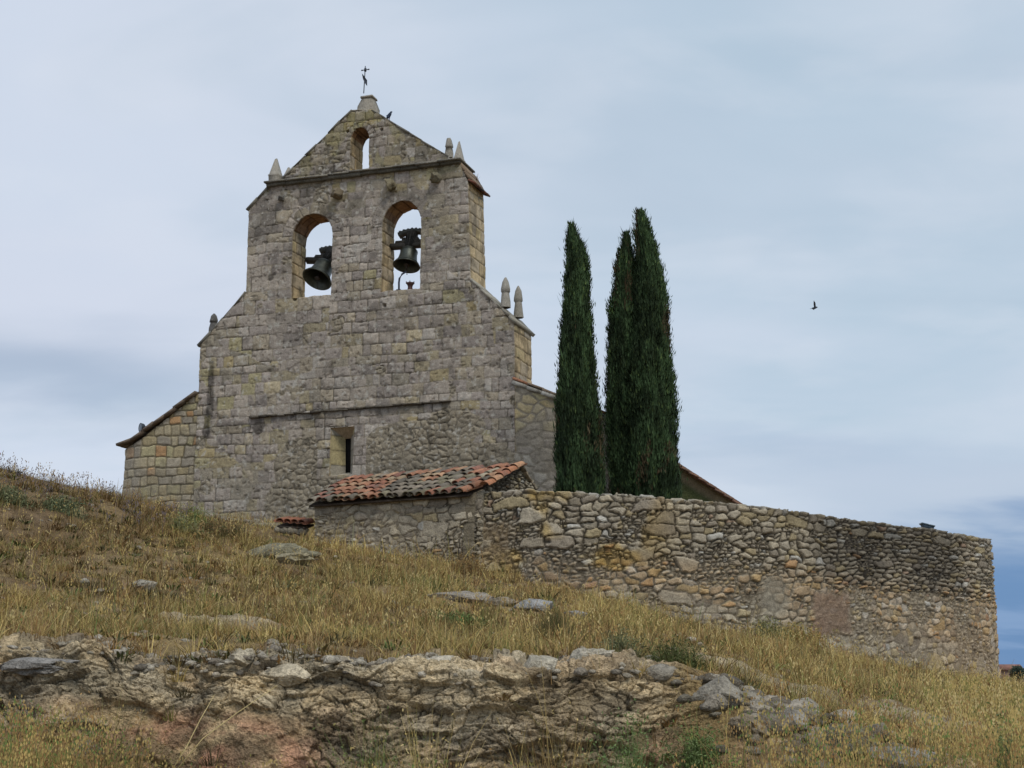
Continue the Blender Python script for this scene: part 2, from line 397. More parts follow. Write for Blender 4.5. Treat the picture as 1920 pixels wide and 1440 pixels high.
def terrain():
    # polar sheet centred on the viewer, fine inside the view and coarse elsewhere, reaching the horizon
    a1 = np.linspace(-24, 24, 1150)
    a0 = np.linspace(-180, -24, 60)[:-1]; a2 = np.linspace(24, 180, 60)[1:]
    A = np.radians(np.concatenate([a0, a1, a2]))
    q = np.concatenate([np.linspace(.05, .80, 14), np.linspace(.82, .925, 60), np.linspace(.9254, 1.004, 400), np.linspace(1.0048, 1.03, 44), 1.03 * (1.012 ** np.arange(1, 130)),])
    q = np.concatenate([q, q[-1] * 1.12 ** np.arange(1, 52)])
    yb = bankY(13.7 * np.tan(np.clip(A, -1.0, 1.0)))
    rb = yb / np.maximum(np.cos(A), .45)
    RR = q[None, :] * rb[:, None]
    Xg = RR * np.sin(A)[:, None]; Yg = RR * np.cos(A)[:, None]
    Zg = ground(Xg, Yg)
    sl_ = np.clip((np.gradient(Zg, axis=1) / (np.gradient(Yg, axis=1) + np.where(np.abs(np.gradient(Yg, axis=1)) < 1e-4, 1e-4, 0))), -.2, 5).ravel(); nz_ = 1 / np.sqrt(1 + sl_ ** 2); ny_ = -sl_ * nz_
    x = Xg.ravel(); y = Yg.ravel(); z = Zg.ravel()
    fine = (np.abs(np.repeat(A, len(q))) < rad(26))
    t = bank_t(x, y)
    face = ss(t, .02, .15) * (1 - ss(t, .995, 1.0) * 1.0)
    crest = ss(y, bankY(x) - 1.2, bankY(x) - .6) * (1 - ss(y, bankY(x) + .5, bankY(x) + 1.9))
    right_fade = 1 - .55 * ss(x, 1.2, 1.9)
    rk = crest * right_fade * fine
    # blocky limestone: two sizes of broken cells in (x, z-y) space, layered
    u_ = x + (fbm(x * 2, z * 3 + y, 71, 3) - .5) * .35; w_ = (z + .55 * (y - bankY(x))) * 1.3 + (fbm(x * 2.3, z * 3, 72, 3) - .5) * .3
    e1, r1, r1b, _, _ = voro(u_ * 1.25, w_ * 2.4, 5); e2, r2, r2b, _, _ = voro(u_ * 3.4, w_ * 4.6, 6); e3, r3, _, _, _ = voro(u_ * 8.5, w_ * 10.5, 8)
    def facet(sx_, sz_, seed_, amp, tilt):
        e_, a_, b_, qx, qy = voro(u_ / sx_, w_ / sz_, seed_, .95)
        return amp * ((a_ - .5) + tilt * ((u_ / sx_ - qx) * (b_ - .5) * 2 + (w_ / sz_ - qy) * (h2(np.floor(a_ * 997), np.floor(b_ * 997), 3) - .5) * 2)), e_
    f1_, g1_ = facet(.42, .26, 5, .12, .8); f2_, g2_ = facet(.17, .10, 6, .05, .9); f3_, g3_ = facet(.06, .04, 9, .022, .9)
    hol = ss(fbm(x * 1.1, (z + .3 * y) * 3.2, 78, 3), .60, .68)
    lime_m = np.clip(ss(t, .62, .80) + ss(fbm(x * 1.2, z * 1.6 + 4, 79, 3), .5, .6), 0, 1)
    h = (.8 * f1_ + .65 * f2_ + .6 * f3_) * (.2 + .8 * lime_m) - .08 * hol - .03 * (1 - ss(np.minimum(g1_ * 2, g2_), 0, .06)) * lime_m + .16 * (fbm(x * 1.3, (z + y) * 1.3, 73, 3) - .5) + .07 * (fbm(x * 9, (z + y) * 9, 74, 3, .6) - .5) * .8
    steep = face
    x2 = x
    y2 = y + rk * h * ny_ * 1.15
    z2 = z + rk * h * nz_ * 1.15
    # slope: small rumple
    z2 = z2 + fine * (1 - rk) * (.05 * (fbm(x * 4, y * 4, 75, 3) - .5))
    # colours
    straw = np.array([.28, .20, .095]); brown = np.array([.17, .115, .06]); soil = np.array([.27, .185, .115])
    red = np.array([.46, .25, .16]); lime = np.array([.53, .425, .27]); dark = np.array([.19, .145, .09]); grey = np.array([.40, .345, .25]); och = np.array([.47, .355, .20])
    n = lambda s, k: fbm(x * s, (y + z * 1.5) * s, k, 4)[:, None]
    C = straw + (brown - straw) * ss(n(.35, 31), .4, .62)
    C = C + (soil - C) * ss(n(1.4, 32), .5, .7) * .7
    lf = (ss(-x, 2.5, 8) * ss(y, 19, 25))[:, None]
    C = C * (1 - lf * .55) + brown * lf * .55
    rc = och + (soil * 1.5 - och) * ss(n(1.7, 34), .4, .6)
    rc = rc + (lime - rc) * (lime_m * (.55 + .45 * ss(n(1.1, 33)[:, 0], .38, .58)))[:, None]
    rc = rc + (grey - rc) * ss(n(2.3, 35), .48, .64) * .75 * lime_m[:, None]
    low = ss(-z, .15, .75)[:, None]
    rc = rc + (soil * .9 - rc) * low * ss(n(.9, 36), .35, .55) * .8
    rm = ss(-((x + 2.9) ** 2 / 1.3 + (z + .75) ** 2 / .17), -1.6, -.3)[:, None]
    rc = rc + (red - rc) * rm * ss(n(2.6, 37), .33, .55) * .9
    rm = ss(-((x - 1.6) ** 2 / 1.0 + (z + .9) ** 2 / .1), -1.6, -.3)[:, None]
    rc = rc + (red * .8 - rc) * rm * ss(n(2.6, 38), .42, .6) * .6
    rc = rc + (dark - rc) * ss(n(2.0, 39), .54, .70) * .6
    rc = rc * (1 - .4 * lime_m * (1 - ss(np.minimum(g1_ * 2, g2_), .0, .05)))[:, None]
    rc = rc * (.75 + .5 * r2[:, None])
    rockp = 1 - ss(x, 1.15, 1.7) * (1 - ss(fbm(x * 1.1, y * 1.3, 58, 3), .47, .56))
    kk = (rk / np.maximum(right_fade, .1) * rockp * ss(t, .05, .3))[:, None] * (1 - ss(y, bankY(x) + .25 + .5 * n(1., 45)[:, 0], bankY(x) + .6 + 1.1 * n(1., 46)[:, 0]))[:, None]
    C = C * (1 - kk) + rc * kk
    # flat limestone showing through the turf to the right
    sp = 0
    for (px, py, Y, rx, ry) in ((1600, 1300, 17, 1.1, .9), (1690, 1330, 16, .7, .6), (1380, 1262, 17.5, 1.0, .6), (430, 1155, 18.3, .8, .5), (1480, 1285, 16.8, .8, .5)):
        p = P(px, py, Y)
        dd = ((x - p[0]) / rx) ** 2 + ((y - p[1]) / ry) ** 2
        sp = np.maximum(sp, ss(-dd + (n(1.5, 47)[:, 0] - .5) * 4.2, -1.2, -.5))
    sp = sp[:, None]
    C = C * (1 - sp) + (lime * .85 * (.35 + 1.0 * n(3.5, 48)) * (1 - .4 * (1 - ss(e3, 0, .1)))[:, None]) * sp
    z2 = z2 + sp[:, 0] * fine * (.05 + .09 * (n(2.2, 49)[:, 0] - .4) + .05 * (r2 - .5) * ss(e2, 0, .1))
    na, nq = len(A), len(q)
    V = np.c_[x2, y2, z2]
    i = np.arange(na - 1)[:, None] * nq; j = np.arange(nq - 1)[None, :]
    a = (i + j).ravel()
    Fq = np.c_[a, a + 1, a + 1 + nq, a + nq]
    o = mk('ground', V, Fq[:, ::-1], M_earth, None, C, smooth=True)
    tag(o, 'sloping hillside of dry earth with a broken limestone and red clay bank', 'hillside', kind='structure')
    return o
ground_o = terrain()

# ------------------------------------------------------------------ façade frame
PH = rad(19.0)
U = np.array([math.cos(PH), -math.sin(PH), 0.]); ND = np.array([math.sin(PH), math.cos(PH), 0.])
O0 = P(670, 945, 40.0); O0[2] = 0
def fp(px, py, d=0.0):
    v = P(px, py, 1.0)
    k = (ND @ O0 + d) / (ND @ v)
    w = v * k
    return np.array([(w - O0) @ U, w[2]])
def fw(s, z, d=0.0):
    s = np.asarray(s, float)
    return O0 + s[..., None] * U + np.asarray(d, float)[..., None] * ND + np.asarray(z, float)[..., None] * np.array([0, 0, 1.])
def fpoly(pts, d=0.0): return np.array([fp(a, b, d) for a, b in pts])
def pip(x, y, poly):
    ins = np.zeros(x.shape, bool); n = len(poly); j = n - 1
    for i in range(n):
        xi, yi = poly[i]; xj, yj = poly[j]
        c = ((yi > y) != (yj > y)) & (x < (xj - xi) * (y - yi) / (yj - yi + 1e-15) + xi)
        ins ^= c; j = i
    return ins
def nearest_on(polys, x, y):
    bd = np.full(x.shape, 1e9); bx = x.copy(); by = y.copy()
    for poly in polys:
        n = len(poly)
        for i in range(n):
            a = poly[i]; b = poly[(i + 1) % n]; ab = b - a; L2 = ab @ ab + 1e-12
            t = np.clip(((x - a[0]) * ab[0] + (y - a[1]) * ab[1]) / L2, 0, 1)
            qx = a[0] + t * ab[0]; qy = a[1] + t * ab[1]; d = np.hypot(x - qx, y - qy)
            m = d < bd; bd = np.where(m, d, bd); bx = np.where(m, qx, bx); by = np.where(m, qy, by)
    return bd, bx, by
def relief(name, outer, holes, step, hfun, cfun, thick, d0, mat_, parent, side_c, to_world=fw, side_seed=50, ragged=.02):
    """a stone wall: a finely modelled face cut to an outline, with jambs and ends of the same masonry"""
    outer = np.asarray(outer); lo = outer.min(0) - step; hi = outer.max(0) + step
    xs = np.arange(lo[0], hi[0], step); ys = np.arange(lo[1], hi[1], step)
    cx, cy = np.meshgrid(xs[:-1] + step / 2, ys[:-1] + step / 2, indexing='ij')
    ins = pip(cx, cy, outer)
    for h_ in holes: ins &= ~pip(cx, cy, h_)
    ny = len(ys)
    ii, jj = np.nonzero(ins)
    a = ii * ny + jj; Fq = np.c_[a, a + ny, a + ny + 1, a + 1]
    used = np.unique(Fq); remap = np.full(len(xs) * ny, -1); remap[used] = np.arange(len(used)); Fq = remap[Fq]
    sx = xs[used // ny].copy(); sz = ys[used % ny].copy()
    # border
    E = np.concatenate([Fq[:, [0, 1]], Fq[:, [1, 2]], Fq[:, [2, 3]], Fq[:, [3, 0]]])
    key = E[:, 0].astype(np.int64) * len(used) + E[:, 1]; rev = E[:, 1].astype(np.int64) * len(used) + E[:, 0]
    B = E[~np.isin(key, rev)]
    bv = np.unique(B)
    dd, qx, qy = nearest_on([outer] + list(holes), sx[bv], sz[bv])
    m = dd < step * 1.6
    rg = (fbm(qx * 5, qy * 5, side_seed + 1, 3) - .5) * 2 * ragged
    sx[bv[m]] = qx[m] + rg[m] * .7; sz[bv[m]] = qy[m] + rg[m]
    h = hfun(sx, sz); C = cfun(sx, sz)
    hb = h.copy()
    d = d0 - h
    V = [to_world(sx, sz, d)]; CC = [C]; FF = [Fq]; nv = len(sx)
    # normals of the border vertices (pointing out of the solid)
    nrm = np.zeros((len(sx), 2))
    ed = np.c_[sx[B[:, 1]] - sx[B[:, 0]], sz[B[:, 1]] - sz[B[:, 0]]]
    on = np.c_[ed[:, 1], -ed[:, 0]]
    np.add.at(nrm, B[:, 0], on); np.add.at(nrm, B[:, 1], on)
    nn = nrm[bv]; nn /= (np.linalg.norm(nn, axis=1, keepdims=True) + 1e-9)
    th = thick(sx[bv], sz[bv]) if callable(thick) else np.full(len(bv), thick)
    K = max(2, int(th.max() / (step * 1.3)))
    bi = np.full(len(sx), -1); bi[bv] = np.arange(len(bv)); nb = len(bv)
    prev = bv.copy()
    for k in range(1, K + 1):
        dep = th * k / K
        tt = np.where(np.abs(nn[:, 0]) > .75, sz[bv], sz[bv] * .2 + sx[bv] * 1.0 + 33)
        e, r1, r2 = ashlar(dep * .9 + 1.7 * np.sign(nn[:, 0]), tt, side_seed, .36, .5, .03)
        hh = ss(e, 0.0, .035) * .022 * (1 if k < K else 0)
        V.append(to_world(sx[bv] + nn[:, 0] * hh, sz[bv] + nn[:, 1] * hh, d0 + dep)); CC.append(side_c(sx[bv], sz[bv], dep, e, r1, r2, nn))
        cur = nv + (k - 1) * nb + np.arange(nb)
        p0 = prev[bi[B[:, 0]]] if k > 1 else B[:, 0]; p1 = prev[bi[B[:, 1]]] if k > 1 else B[:, 1]
        c0 = cur[bi[B[:, 0]]]; c1 = cur[bi[B[:, 1]]]
        FF.append(np.c_[p1, p0, c0, c1]); prev = cur
    V = np.concatenate(V); CC = np.concatenate(CC); FF = np.concatenate(FF)
    # plain back
    vl = [[Vector((p[0], p[1], 0)) for p in outer]] + [[Vector((p[0], p[1], 0)) for p in h_] for h_ in holes]
    tris = np.array([list(t) for t in tessellate_polygon(vl)])
    pp = np.concatenate([outer] + list(holes)); tb = (thick(pp[:, 0], pp[:, 1]) if callable(thick) else np.full(len(pp), thick))
    tb = np.minimum(tb, .82 if callable(thick) else 99)
    Vb = to_world(pp[:, 0], pp[:, 1], d0 + tb - .01)
    n0 = len(V); V = np.concatenate([V, Vb]); CC = np.concatenate([CC, np.tile([.27, .24, .19], (len(Vb), 1))])
    return mk(name, V, FF, mat_, parent, CC, F3=tris + n0, smooth=True)
# smooth shading across the sharp arris is undone by auto sharp edges below
def sharpen(o, ang=50):
    me = o.data
    n = len(me.polygons); nr = np.empty(n * 3, np.float32); me.polygons.foreach_get('normal', nr); nr = nr.reshape(-1, 3)
    lt = np.empty(n, np.int32); me.polygons.foreach_get('loop_total', lt)
    le = np.empty(len(me.loops), np.int32); me.loops.foreach_get('edge_index', le)
    pf = np.repeat(np.arange(n), lt)
    order = np.argsort(le, kind='stable'); les = le[order]; pfs = pf[order]
    same = les[1:] == les[:-1]
    e = les[1:][same]; dt = (nr[pfs[1:][same]] * nr[pfs[:-1][same]]).sum(1)
    sh = np.zeros(len(me.edges), bool); sh[e[dt < math.cos(rad(ang))]] = True
    at = me.attributes.get('sharp_edge') or me.attributes.new('sharp_edge', 'BOOLEAN', 'EDGE')
    at.data.foreach_set('value', sh)

# stone palettes
def pick(r, cols, ws):
    ws = np.cumsum(np.array(ws, float) / sum(ws)); i = np.searchsorted(ws, np.clip(r, 0, .9999)); return np.array(cols)[np.clip(i, 0, len(cols) - 1)]
GREY = [(.36, .32, .265), (.40, .355, .29), (.32, .285, .24), (.43, .395, .335), (.35, .31, .265), (.39, .34, .25), (.44, .38, .25), (.28, .25, .215)]
GW = [4, 4, 3, 2, 3, 2, .7, 1.4]
YEL = [(.40, .345, .235), (.43, .36, .22), (.38, .335, .26), (.36, .32, .255), (.46, .375, .21), (.47, .29, .15), (.41, .365, .22)]
YW = [4, 2, 4, 4, 1.2, .5, 2]
YW2 = [4, 2, 4, 4, 1.0, 0, 2]

def build_church():
    base = P(670, 960, 40.0)
    ch = empty('church', tuple(base), 'weathered stone church with stepped bell gable rising behind the dry hillside', 'church')
    zb = 2.4
    # ---- bell gable outline (read off the masonry)
    def arch(l, r, top, spring, bot_l, bot_r, n=18):
        (sl_, _), (sr, _) = fp(l, spring), fp(r, spring); zt = fp((l + r) / 2, top)[1]; zs = fp((l + r) / 2, spring)[1]
        zl = fp(l, bot_l)[1]; zr = fp(r, bot_r)[1]; zb_ = (zl + zr) / 2
        c = (sl_ + sr) / 2; a = (sr - sl_) / 2; b = zt - zs
        pts = [(sl_, zb_)] + [(c - a * math.cos(math.pi * k / n), zs + b * math.sin(math.pi * k / n)) for k in range(n + 1)] + [(sr, zb_)]
        return np.array(pts)
    A1 = arch(549, 624, 401, 440, 563, 550); A2 = arch(717, 790, 376, 417, 547, 541); A3 = arch(657, 693, 238, 262, 320, 317)
    out_px = [(373, 735), (376, 655), (377, 648), (398, 622), (462, 548), (467, 394), (504, 352), (530, 336), (661, 206), (697, 206), (838, 294), (862, 304), (877, 342),
              (882, 525), (940, 580), (963, 606), (965, 716)]
    outer = [tuple(fp(*p)) for p in out_px]
    sR = fp(964, 716)[0]; sL = fp(373, 735)[0]
    outer = [(sL - .02, zb)] + outer + [(sR + .02, zb)]
    outer = np.array(outer)
    W1 = fpoly([(620, 802), (665, 799), (661, 890), (617, 893)])
    s_r1 = fp(877, 400)[0] - .25; z_r1 = fp(884, 522)[1] - .05; z_r2 = fp(963, 606)[1]
    s_r2 = fp(963, 650)[0] - .2
    def thick(s, z):
        t = np.full(s.shape, .85)
        t = np.where((s > s_r1) & (z > z_r1), 1.25, t)
        return np.where(s > s_r2, 1.5, t)
    rub_c = [(fp(570, 880), 1.0, 1.0), (fp(560, 940), 1.2, .9), (fp(775, 850), 1.9, 1.0), (fp(850, 800), 1.0, .5), (fp(640, 960), 1.8, .9), (fp(900, 880), 1.2, .8)]
    def rubmask(s, z):
        m = np.zeros(s.shape)
        for c, a, b in rub_c: m = np.maximum(m, 1 - ((s - c[0]) / a) ** 2 - ((z - c[1]) / b) ** 2)
        return m + (fbm(s * 1.5, z * 1.5, 201, 3) - .5) * .5
    arcs = [(A1, .34), (A2, .34), (A3, .22)]
    def layout(s, z):
        e, r1, r2 = ashlar(s, z, 1, .37, .56, .035)
        e_b, r1_b, r2_b = ashlar(s, z, 77, .31, .40, .03)
        up = fbm(s * .4, z * .4, 88, 2) > .52
        e = np.where(up, e_b, e); r1 = np.where(up, r1_b, r1); r2 = np.where(up, r2_b, r2)
        rm = rubmask(s, z)
        ev, v1, v2, _, _ = voro(s / .24 + (fbm(s * 3, z * 3, 5, 2) - .5), z / .17 + (fbm(s * 3, z * 3, 6, 2) - .5), 31)
        ev = ev * .19
        rb = rm > .12
        win = (np.abs(s - W1[:, 0].mean()) < .75) & (z > W1[:, 1].min() - .1) & (z < W1[:, 1].max() + .3)
        rb &= ~win
        e = np.where(rb, ev, e); r1 = np.where(rb, v1, r1); r2 = np.where(rb, v2, r2)
        for A, wd in arcs:           # voussoirs round the bell openings
            c = (A[0, 0] + A[-1, 0]) / 2; a = (A[-1, 0] - A[0, 0]) / 2; zs = A[1, 1]
            rr = np.hypot(s - c, z - zs); an = np.arctan2(z - zs, s - c)
            m = (rr < a + wd) & (z > zs)
            k = an / (math.pi / 9); fr = k - np.floor(k)
            ea = np.minimum(np.minimum(fr, 1 - fr) * rr * (math.pi / 9), np.minimum(a + wd - rr, 1))
            e = np.where(m, ea, e); r1 = np.where(m, h2(np.floor(k), np.floor(k) * 0, 5 + int(wd * 100)), r1)
        return e, r1, r2, rb
    holes_px = [(722, 573, .07), (552, 560, .09), (652, 246, .05), (716, 243, .06)]
    hpt = [(fp(a, b), r) for a, b, r in holes_px]
    def hfun(s, z):
        e, r1, r2, rb = layout(s, z)
        fill = ss(fbm(s * .9, z * .9, 121, 3), .42, .62)          # where mortar is nearly flush
        jd = .026 * (1 - .65 * fill)
        g = ss(e, 0, .035) + .25 * ss(e, .03, .12)
        h = jd * g + (r2 - .5) * .014 * ss(e, 0, .05) + rb * .008 * ss(e, 0, .07)
        h = h + .05 * (fbm(s * .8, z * .8, 122, 3) - .5) + .016 * (fbm(s * 7, z * 7, 123, 3) - .5)
        pit = ss(fbm(s * 11, z * 11, 124, 2), .68, .80) * .028
        h = h - pit
        for c, r in hpt: h = h - .14 * ss(-np.hypot(s - c[0], z - c[1]), -r, -r * .5)
        return h
    zt_ = fp(700, 340)[1]; zm = fp(700, 640)[1]
    st = [(fp(484, 800), .22, .22), (fp(395, 745), .12, 1.3), (fp(388, 800), .14, .5), (fp(508, 520), .12, .12)]
    lc = fp(470, 783); rc_ = fp(845, 752)
    def cfun(s, z):
        e, r1, r2, rb = layout(s, z)
        c = pick(r1, GREY, GW)
        tan = ss(fbm(s * .45, z * .45, 131, 3) + .25 * ss(-s, 0, 5) * ss(zm - z, -1.5, 1), .50, .66)
        yl = pick(r1, YEL, YW2)
        c = c * np.array([1.0, .985, 1.02]); c = np.where(((r2 < .10 + .5 * tan))[:, None], yl, c)
        c = c * (.86 + .3 * r2[:, None])
        mort = np.array([.30, .26, .195])
        k = ss(e, .0, .016)[:, None]
        c = np.where(rb[:, None], mort * (.9 + .45 * (r1[:, None] - .2)), c)
        jw = (.33 + .67 * ss(fbm(s * 1.1, z * 1.1, 132, 3), .4, .58))[:, None]
        c = mort * jw * (1 - k) + c * k
        # grime and moss: heavy in the upper gable, by the edges
        g = ss(fbm(s * .9, z * .9, 133, 4), .40, .66) * (.30 + .55 * ss(z, zm, zt_ + .2))
        c = c * (1 - g[:, None] * .6) + np.array([.13, .12, .10]) * g[:, None] * .6
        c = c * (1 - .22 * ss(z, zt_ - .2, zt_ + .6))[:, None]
        bl = ss(fbm(s * 3.2, z * 3.2, 134, 4), .60, .70)[:, None]; c = c * (1 - bl * .3)
        wh = ss(fbm(s * 9, z * 9, 135, 3), .66, .74)[:, None]; c = c + (np.array([.5, .48, .43]) - c) * wh * .6
        ye = ss(fbm(s * 2.1, z * 2.1, 136, 3), .60, .70) * ss(z, zt_ - 1., zt_ + 1)
        c = c + (np.array([.30, .27, .10]) - c) * ye[:, None] * .35
        for q, a, b in st:
            w = ss(-(((s - q[0]) / a) ** 2 + ((z - q[1]) / b) ** 2) + (fbm(s * 5, z * 5, 137) - .5) * 1.5, -1.3, -.3)[:, None]
            c = c * (1 - .62 * w)
        # darker band under the broken string course, fading downwards
        zl = lc[1] + (rc_[1] - lc[1]) * (s - lc[0]) / (rc_[0] - lc[0])
        w = ((s > lc[0]) & (s < rc_[0])) * ss(z - zl, -.35, -.05) * ss(-(z - zl), -.05, .02); c = c * (1 - .35 * w[:, None])
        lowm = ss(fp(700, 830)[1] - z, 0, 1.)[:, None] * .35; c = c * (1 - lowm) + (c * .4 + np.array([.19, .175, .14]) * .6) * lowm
        return c
    def side_c(s, z, dep, e, r1, r2, nn):
        c = 1.1 * pick(r1, [(.50, .39, .235), (.46, .37, .24), (.42, .35, .25), (.52, .42, .24), (.38, .33, .26)], [3, 3, 2, 2, 1])
        k = ss(e, .004, .026)[:, None]
        c = np.array([.24, .185, .11]) * (1 - k) + c * k
        c = c * (.85 + .25 * r2[:, None])
        red_ = (nn[:, 1] < -.3)[:, None]                     # soffits of the arches: darker and redder
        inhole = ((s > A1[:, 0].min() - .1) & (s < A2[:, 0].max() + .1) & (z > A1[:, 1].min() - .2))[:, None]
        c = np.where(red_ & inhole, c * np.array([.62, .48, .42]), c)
        frt = ss(-dep, -.25, .0)[:, None] * np.ones((1, 1)) * .5
        g = ss(fbm(s * 4 + dep * 4, z * 4, 140, 3), .5, .7)[:, None] * .4
        return c * (1 - g) * (1 - frt * .5)
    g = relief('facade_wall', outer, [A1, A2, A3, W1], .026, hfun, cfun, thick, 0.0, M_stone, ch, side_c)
    sharpen(g)
    # closing blocks behind the thicker right-hand ends
    m = MB()
    def fbox(mb, s0, s1, z0, z1, d0, d1, c3=(.3, .27, .21), jit=0.):
        mb.box(fw((s0 + s1) / 2, (z0 + z1) / 2, (d0 + d1) / 2), U * (s1 - s0) / 2, ND * (d1 - d0) / 2, np.array([0, 0, (z1 - z0) / 2]), c3, jit)
    s877 = fp(880, 430)[0]
    fbox(m, fp(830, 430)[0], s877 - .03, z_r1 - .5, fp(877, 350)[1], .84, 1.24)
    fbox(m, fp(905, 650)[0], sR - .03, zb, z_r2 - .05, .84, 1.49)
    m.build('buttress', M_stone, ch)
    # ---- left aisle front
    zl0 = fp(300, 800)[1]
    aL = np.array([(fp(228, 900)[0], zb)] + [tuple(fp(*p)) for p in [(235, 842), (262, 826), (366, 742), (374, 736)]] + [(fp(376, 735)[0], zb)])
    def hL(s, z):
        e, r1, r2 = ashlar(s, z, 301, .275, .34, .08)
        return -.01 + .035 * ss(e, 0, .035) + (r2 - .5) * .02 + .04 * (fbm(s, z, 302, 3) - .5) + .015 * (fbm(s * 7, z * 7, 303, 3) - .5)
    def cL(s, z):
        e, r1, r2 = ashlar(s, z, 301, .275, .34, .08)
        c = pick(r1, YEL, YW) * (.8 + .35 * r2[:, None])
        k = ss(e, .004, .03)[:, None]
        flush = ss(fbm(s * 1.3, z * 1.3, 304, 3), .40, .6)[:, None]
        c = np.array([.25, .215, .14]) * (.55 + .45 * flush) * (1 - k) + c * k
        c = c + (np.array([.27, .24, .18]) - c) * ss(fbm(s * 1.7, z * 1.7, 305, 3), .5, .7)[:, None] * .6
        gl = ss(fp(262, 900)[0] - s, -.1, .2)[:, None] * .5
        return c * (1 - gl) + np.array([.29, .265, .225]) * gl
    o = relief('aisle_wall', aL, [], .027, hL, cL, .6, .02, M_stone, ch, lambda s, z, d, e, a, b, n: np.tile([.27, .25, .2], (len(s), 1)), side_seed=61); sharpen(o)
    # ---- right aisle front
    aR = np.array([(sR - .01, zb)] + [tuple(fp(*p)) for p in [(964, 722), (1045, 750), (1138, 786)]] + [(fp(1138, 800)[0], zb)])
    def lay_R(s, z):
        ev, v1, v2, _, _ = voro(s / .42 + (fbm(s * 2, z * 2, 315, 2) - .5), z / .27 + (fbm(s * 2, z * 2, 316, 2) - .5), 33); return ev * .3, v1, v2
    def hR(s, z):
        e, r1, r2 = lay_R(s, z); return .018 * ss(e, 0, .06) + .05 * (fbm(s, z, 312, 3) - .5) + .02 * (fbm(s * 6, z * 6, 313, 3) - .5)
    z7 = fp(1000, 790)[1]
    def cR(s, z):
        e, r1, r2 = lay_R(s, z)
        up = ss(z, z7 - .2, z7 + .3)[:, None]
        c = pick(r1, GREY, GW) * (1 - up) + pick(r1, YEL, [3, 4, 2, 1, 4, .3, 3]) * 1.12 * up
        k = (ss(e, .01, .05)[:, None]) * (.35 + .65 * ss(fbm(s * 1.2, z * 1.2, 314, 3), .38, .55)[:, None])
        c = np.array([.27, .24, .19]) * (1 - k) + c * k
        return c
    o = relief('aisle_wall', aR, [], .027, hR, cR, .6, .03, M_stone, ch, lambda s, z, d, e, a, b, n: np.tile([.30, .22, .15], (len(s), 1)), side_seed=62); sharpen(o)
    # ---- nave and aisle bodies with roofs, seen from other viewpoints
    m = MB()
    zr_ = fp(963, 716)[1]
    n0, n1 = sL + .5, sR - .7
    # roof heights stay under the lines of sight past the gable
    zi = fp(700, 640)[1]
    fbox(m, n0, n1, zb, zi - 1.3, .9, 17.0, (.30, .265, .20))
    sl0 = aL[1, 0] + .05; srr = aR[-2, 0] - .05
    def prism(pts, d0_, d1_, c3):
        n = len(pts); V = np.concatenate([fw(pts[:, 0], pts[:, 1], np.full(n, d0_)), fw(pts[:, 0], pts[:, 1], np.full(n, d1_))])
        F3 = [(0, i, i + 1) for i in range(1, n - 1)] + [(n, n + i + 1, n + i) for i in range(1, n - 1)]
        F4 = [(i, (i + 1) % n, n + (i + 1) % n, n + i) for i in range(n)]
        m.add(V, F4, F3, c3)
    prism(np.array([(sl0, zb), (sl0, aL[1, 1] - .25), (n0, aL[-2, 1] - .3), (n0, zb)]), .6, 17, (.32, .28, .20))
    prism(np.array([(n1, zb), (n1, aR[1, 1] + .1), (srr, aR[3, 1] - .25), (srr, zb)]), .62, 17, (.32, .28, .20))
    m.build('nave_wall', M_stone, ch)
    rm_ = MB(); mid = (n0 + n1) / 2
    def slab(p0, p1, d0_, d1_, th_, c3=(.33, .15, .085)):
        p0 = np.array(p0); p1 = np.array(p1); t = (p1 - p0); t = t / np.linalg.norm(t); nrm_ = np.array([-t[1], t[0]]); nrm_ = nrm_ if nrm_[1] > 0 else -nrm_
        pts = np.array([p0, p1, p1 + nrm_ * th_, p0 + nrm_ * th_]); V = np.concatenate([fw(pts[:, 0], pts[:, 1], np.full(4, d0_)), fw(pts[:, 0], pts[:, 1], np.full(4, d1_))])
        rm_.add(V, [(0, 1, 2, 3), (7, 6, 5, 4), (0, 4, 5, 1), (1, 5, 6, 2), (2, 6, 7, 3), (3, 7, 4, 0)], c=c3)
    slab((n0 - .2, zi - 1.35), (mid, zi - .3), .9, 17.2, .12); slab((n1 + .2, zi - 1.35), (mid, zi - .3), .9, 17.2, .12)
    rm_.build('nave_roof', M_tile, ch)
    # ---- aisle roofs: visible verge tiles in the plane of the front
    tl = MB()
    vp = [fp(a, b) for a, b in [(224, 832), (250, 822), (290, 793), (330, 764), (369, 735)]]
    for i in range(len(vp) - 1):
        a, b = vp[i], vp[i + 1]; t = (b - a); ln = np.linalg.norm(t); t /= ln; nn_ = np.array([-t[1], t[0]])
        k = max(1, round(ln / .42))
        for q in range(k):
            c0 = a + t * ln * (q + .5) / k - nn_ * .04 + nn_ * R.uniform(-.012, .012)
            for dd_ in np.arange(-.12, 2.2, .26):
                w = fw(c0[0], c0[1], dd_ + .1); ax = (U * t[0] + np.array([0, 0, t[1]])) * (ln / k / 2 + .03); az_ = (U * nn_[0] + np.array([0, 0, nn_[1]])) * .035
                base_c = np.array([.17, .13, .10]) if R.random() < .85 else np.array([.24, .14, .09])
                tl.box(w, ax, ND * .128, az_, base_c * R.uniform(.8, 1.15), .008)
    slab2 = [fp(224, 836), fp(369, 739)]
    rfl = tl.build('aisle_roof', M_tile, ch)
    tl = MB()
    vr = [fp(962, 713), fp(1045, 743), fp(1136, 778)]
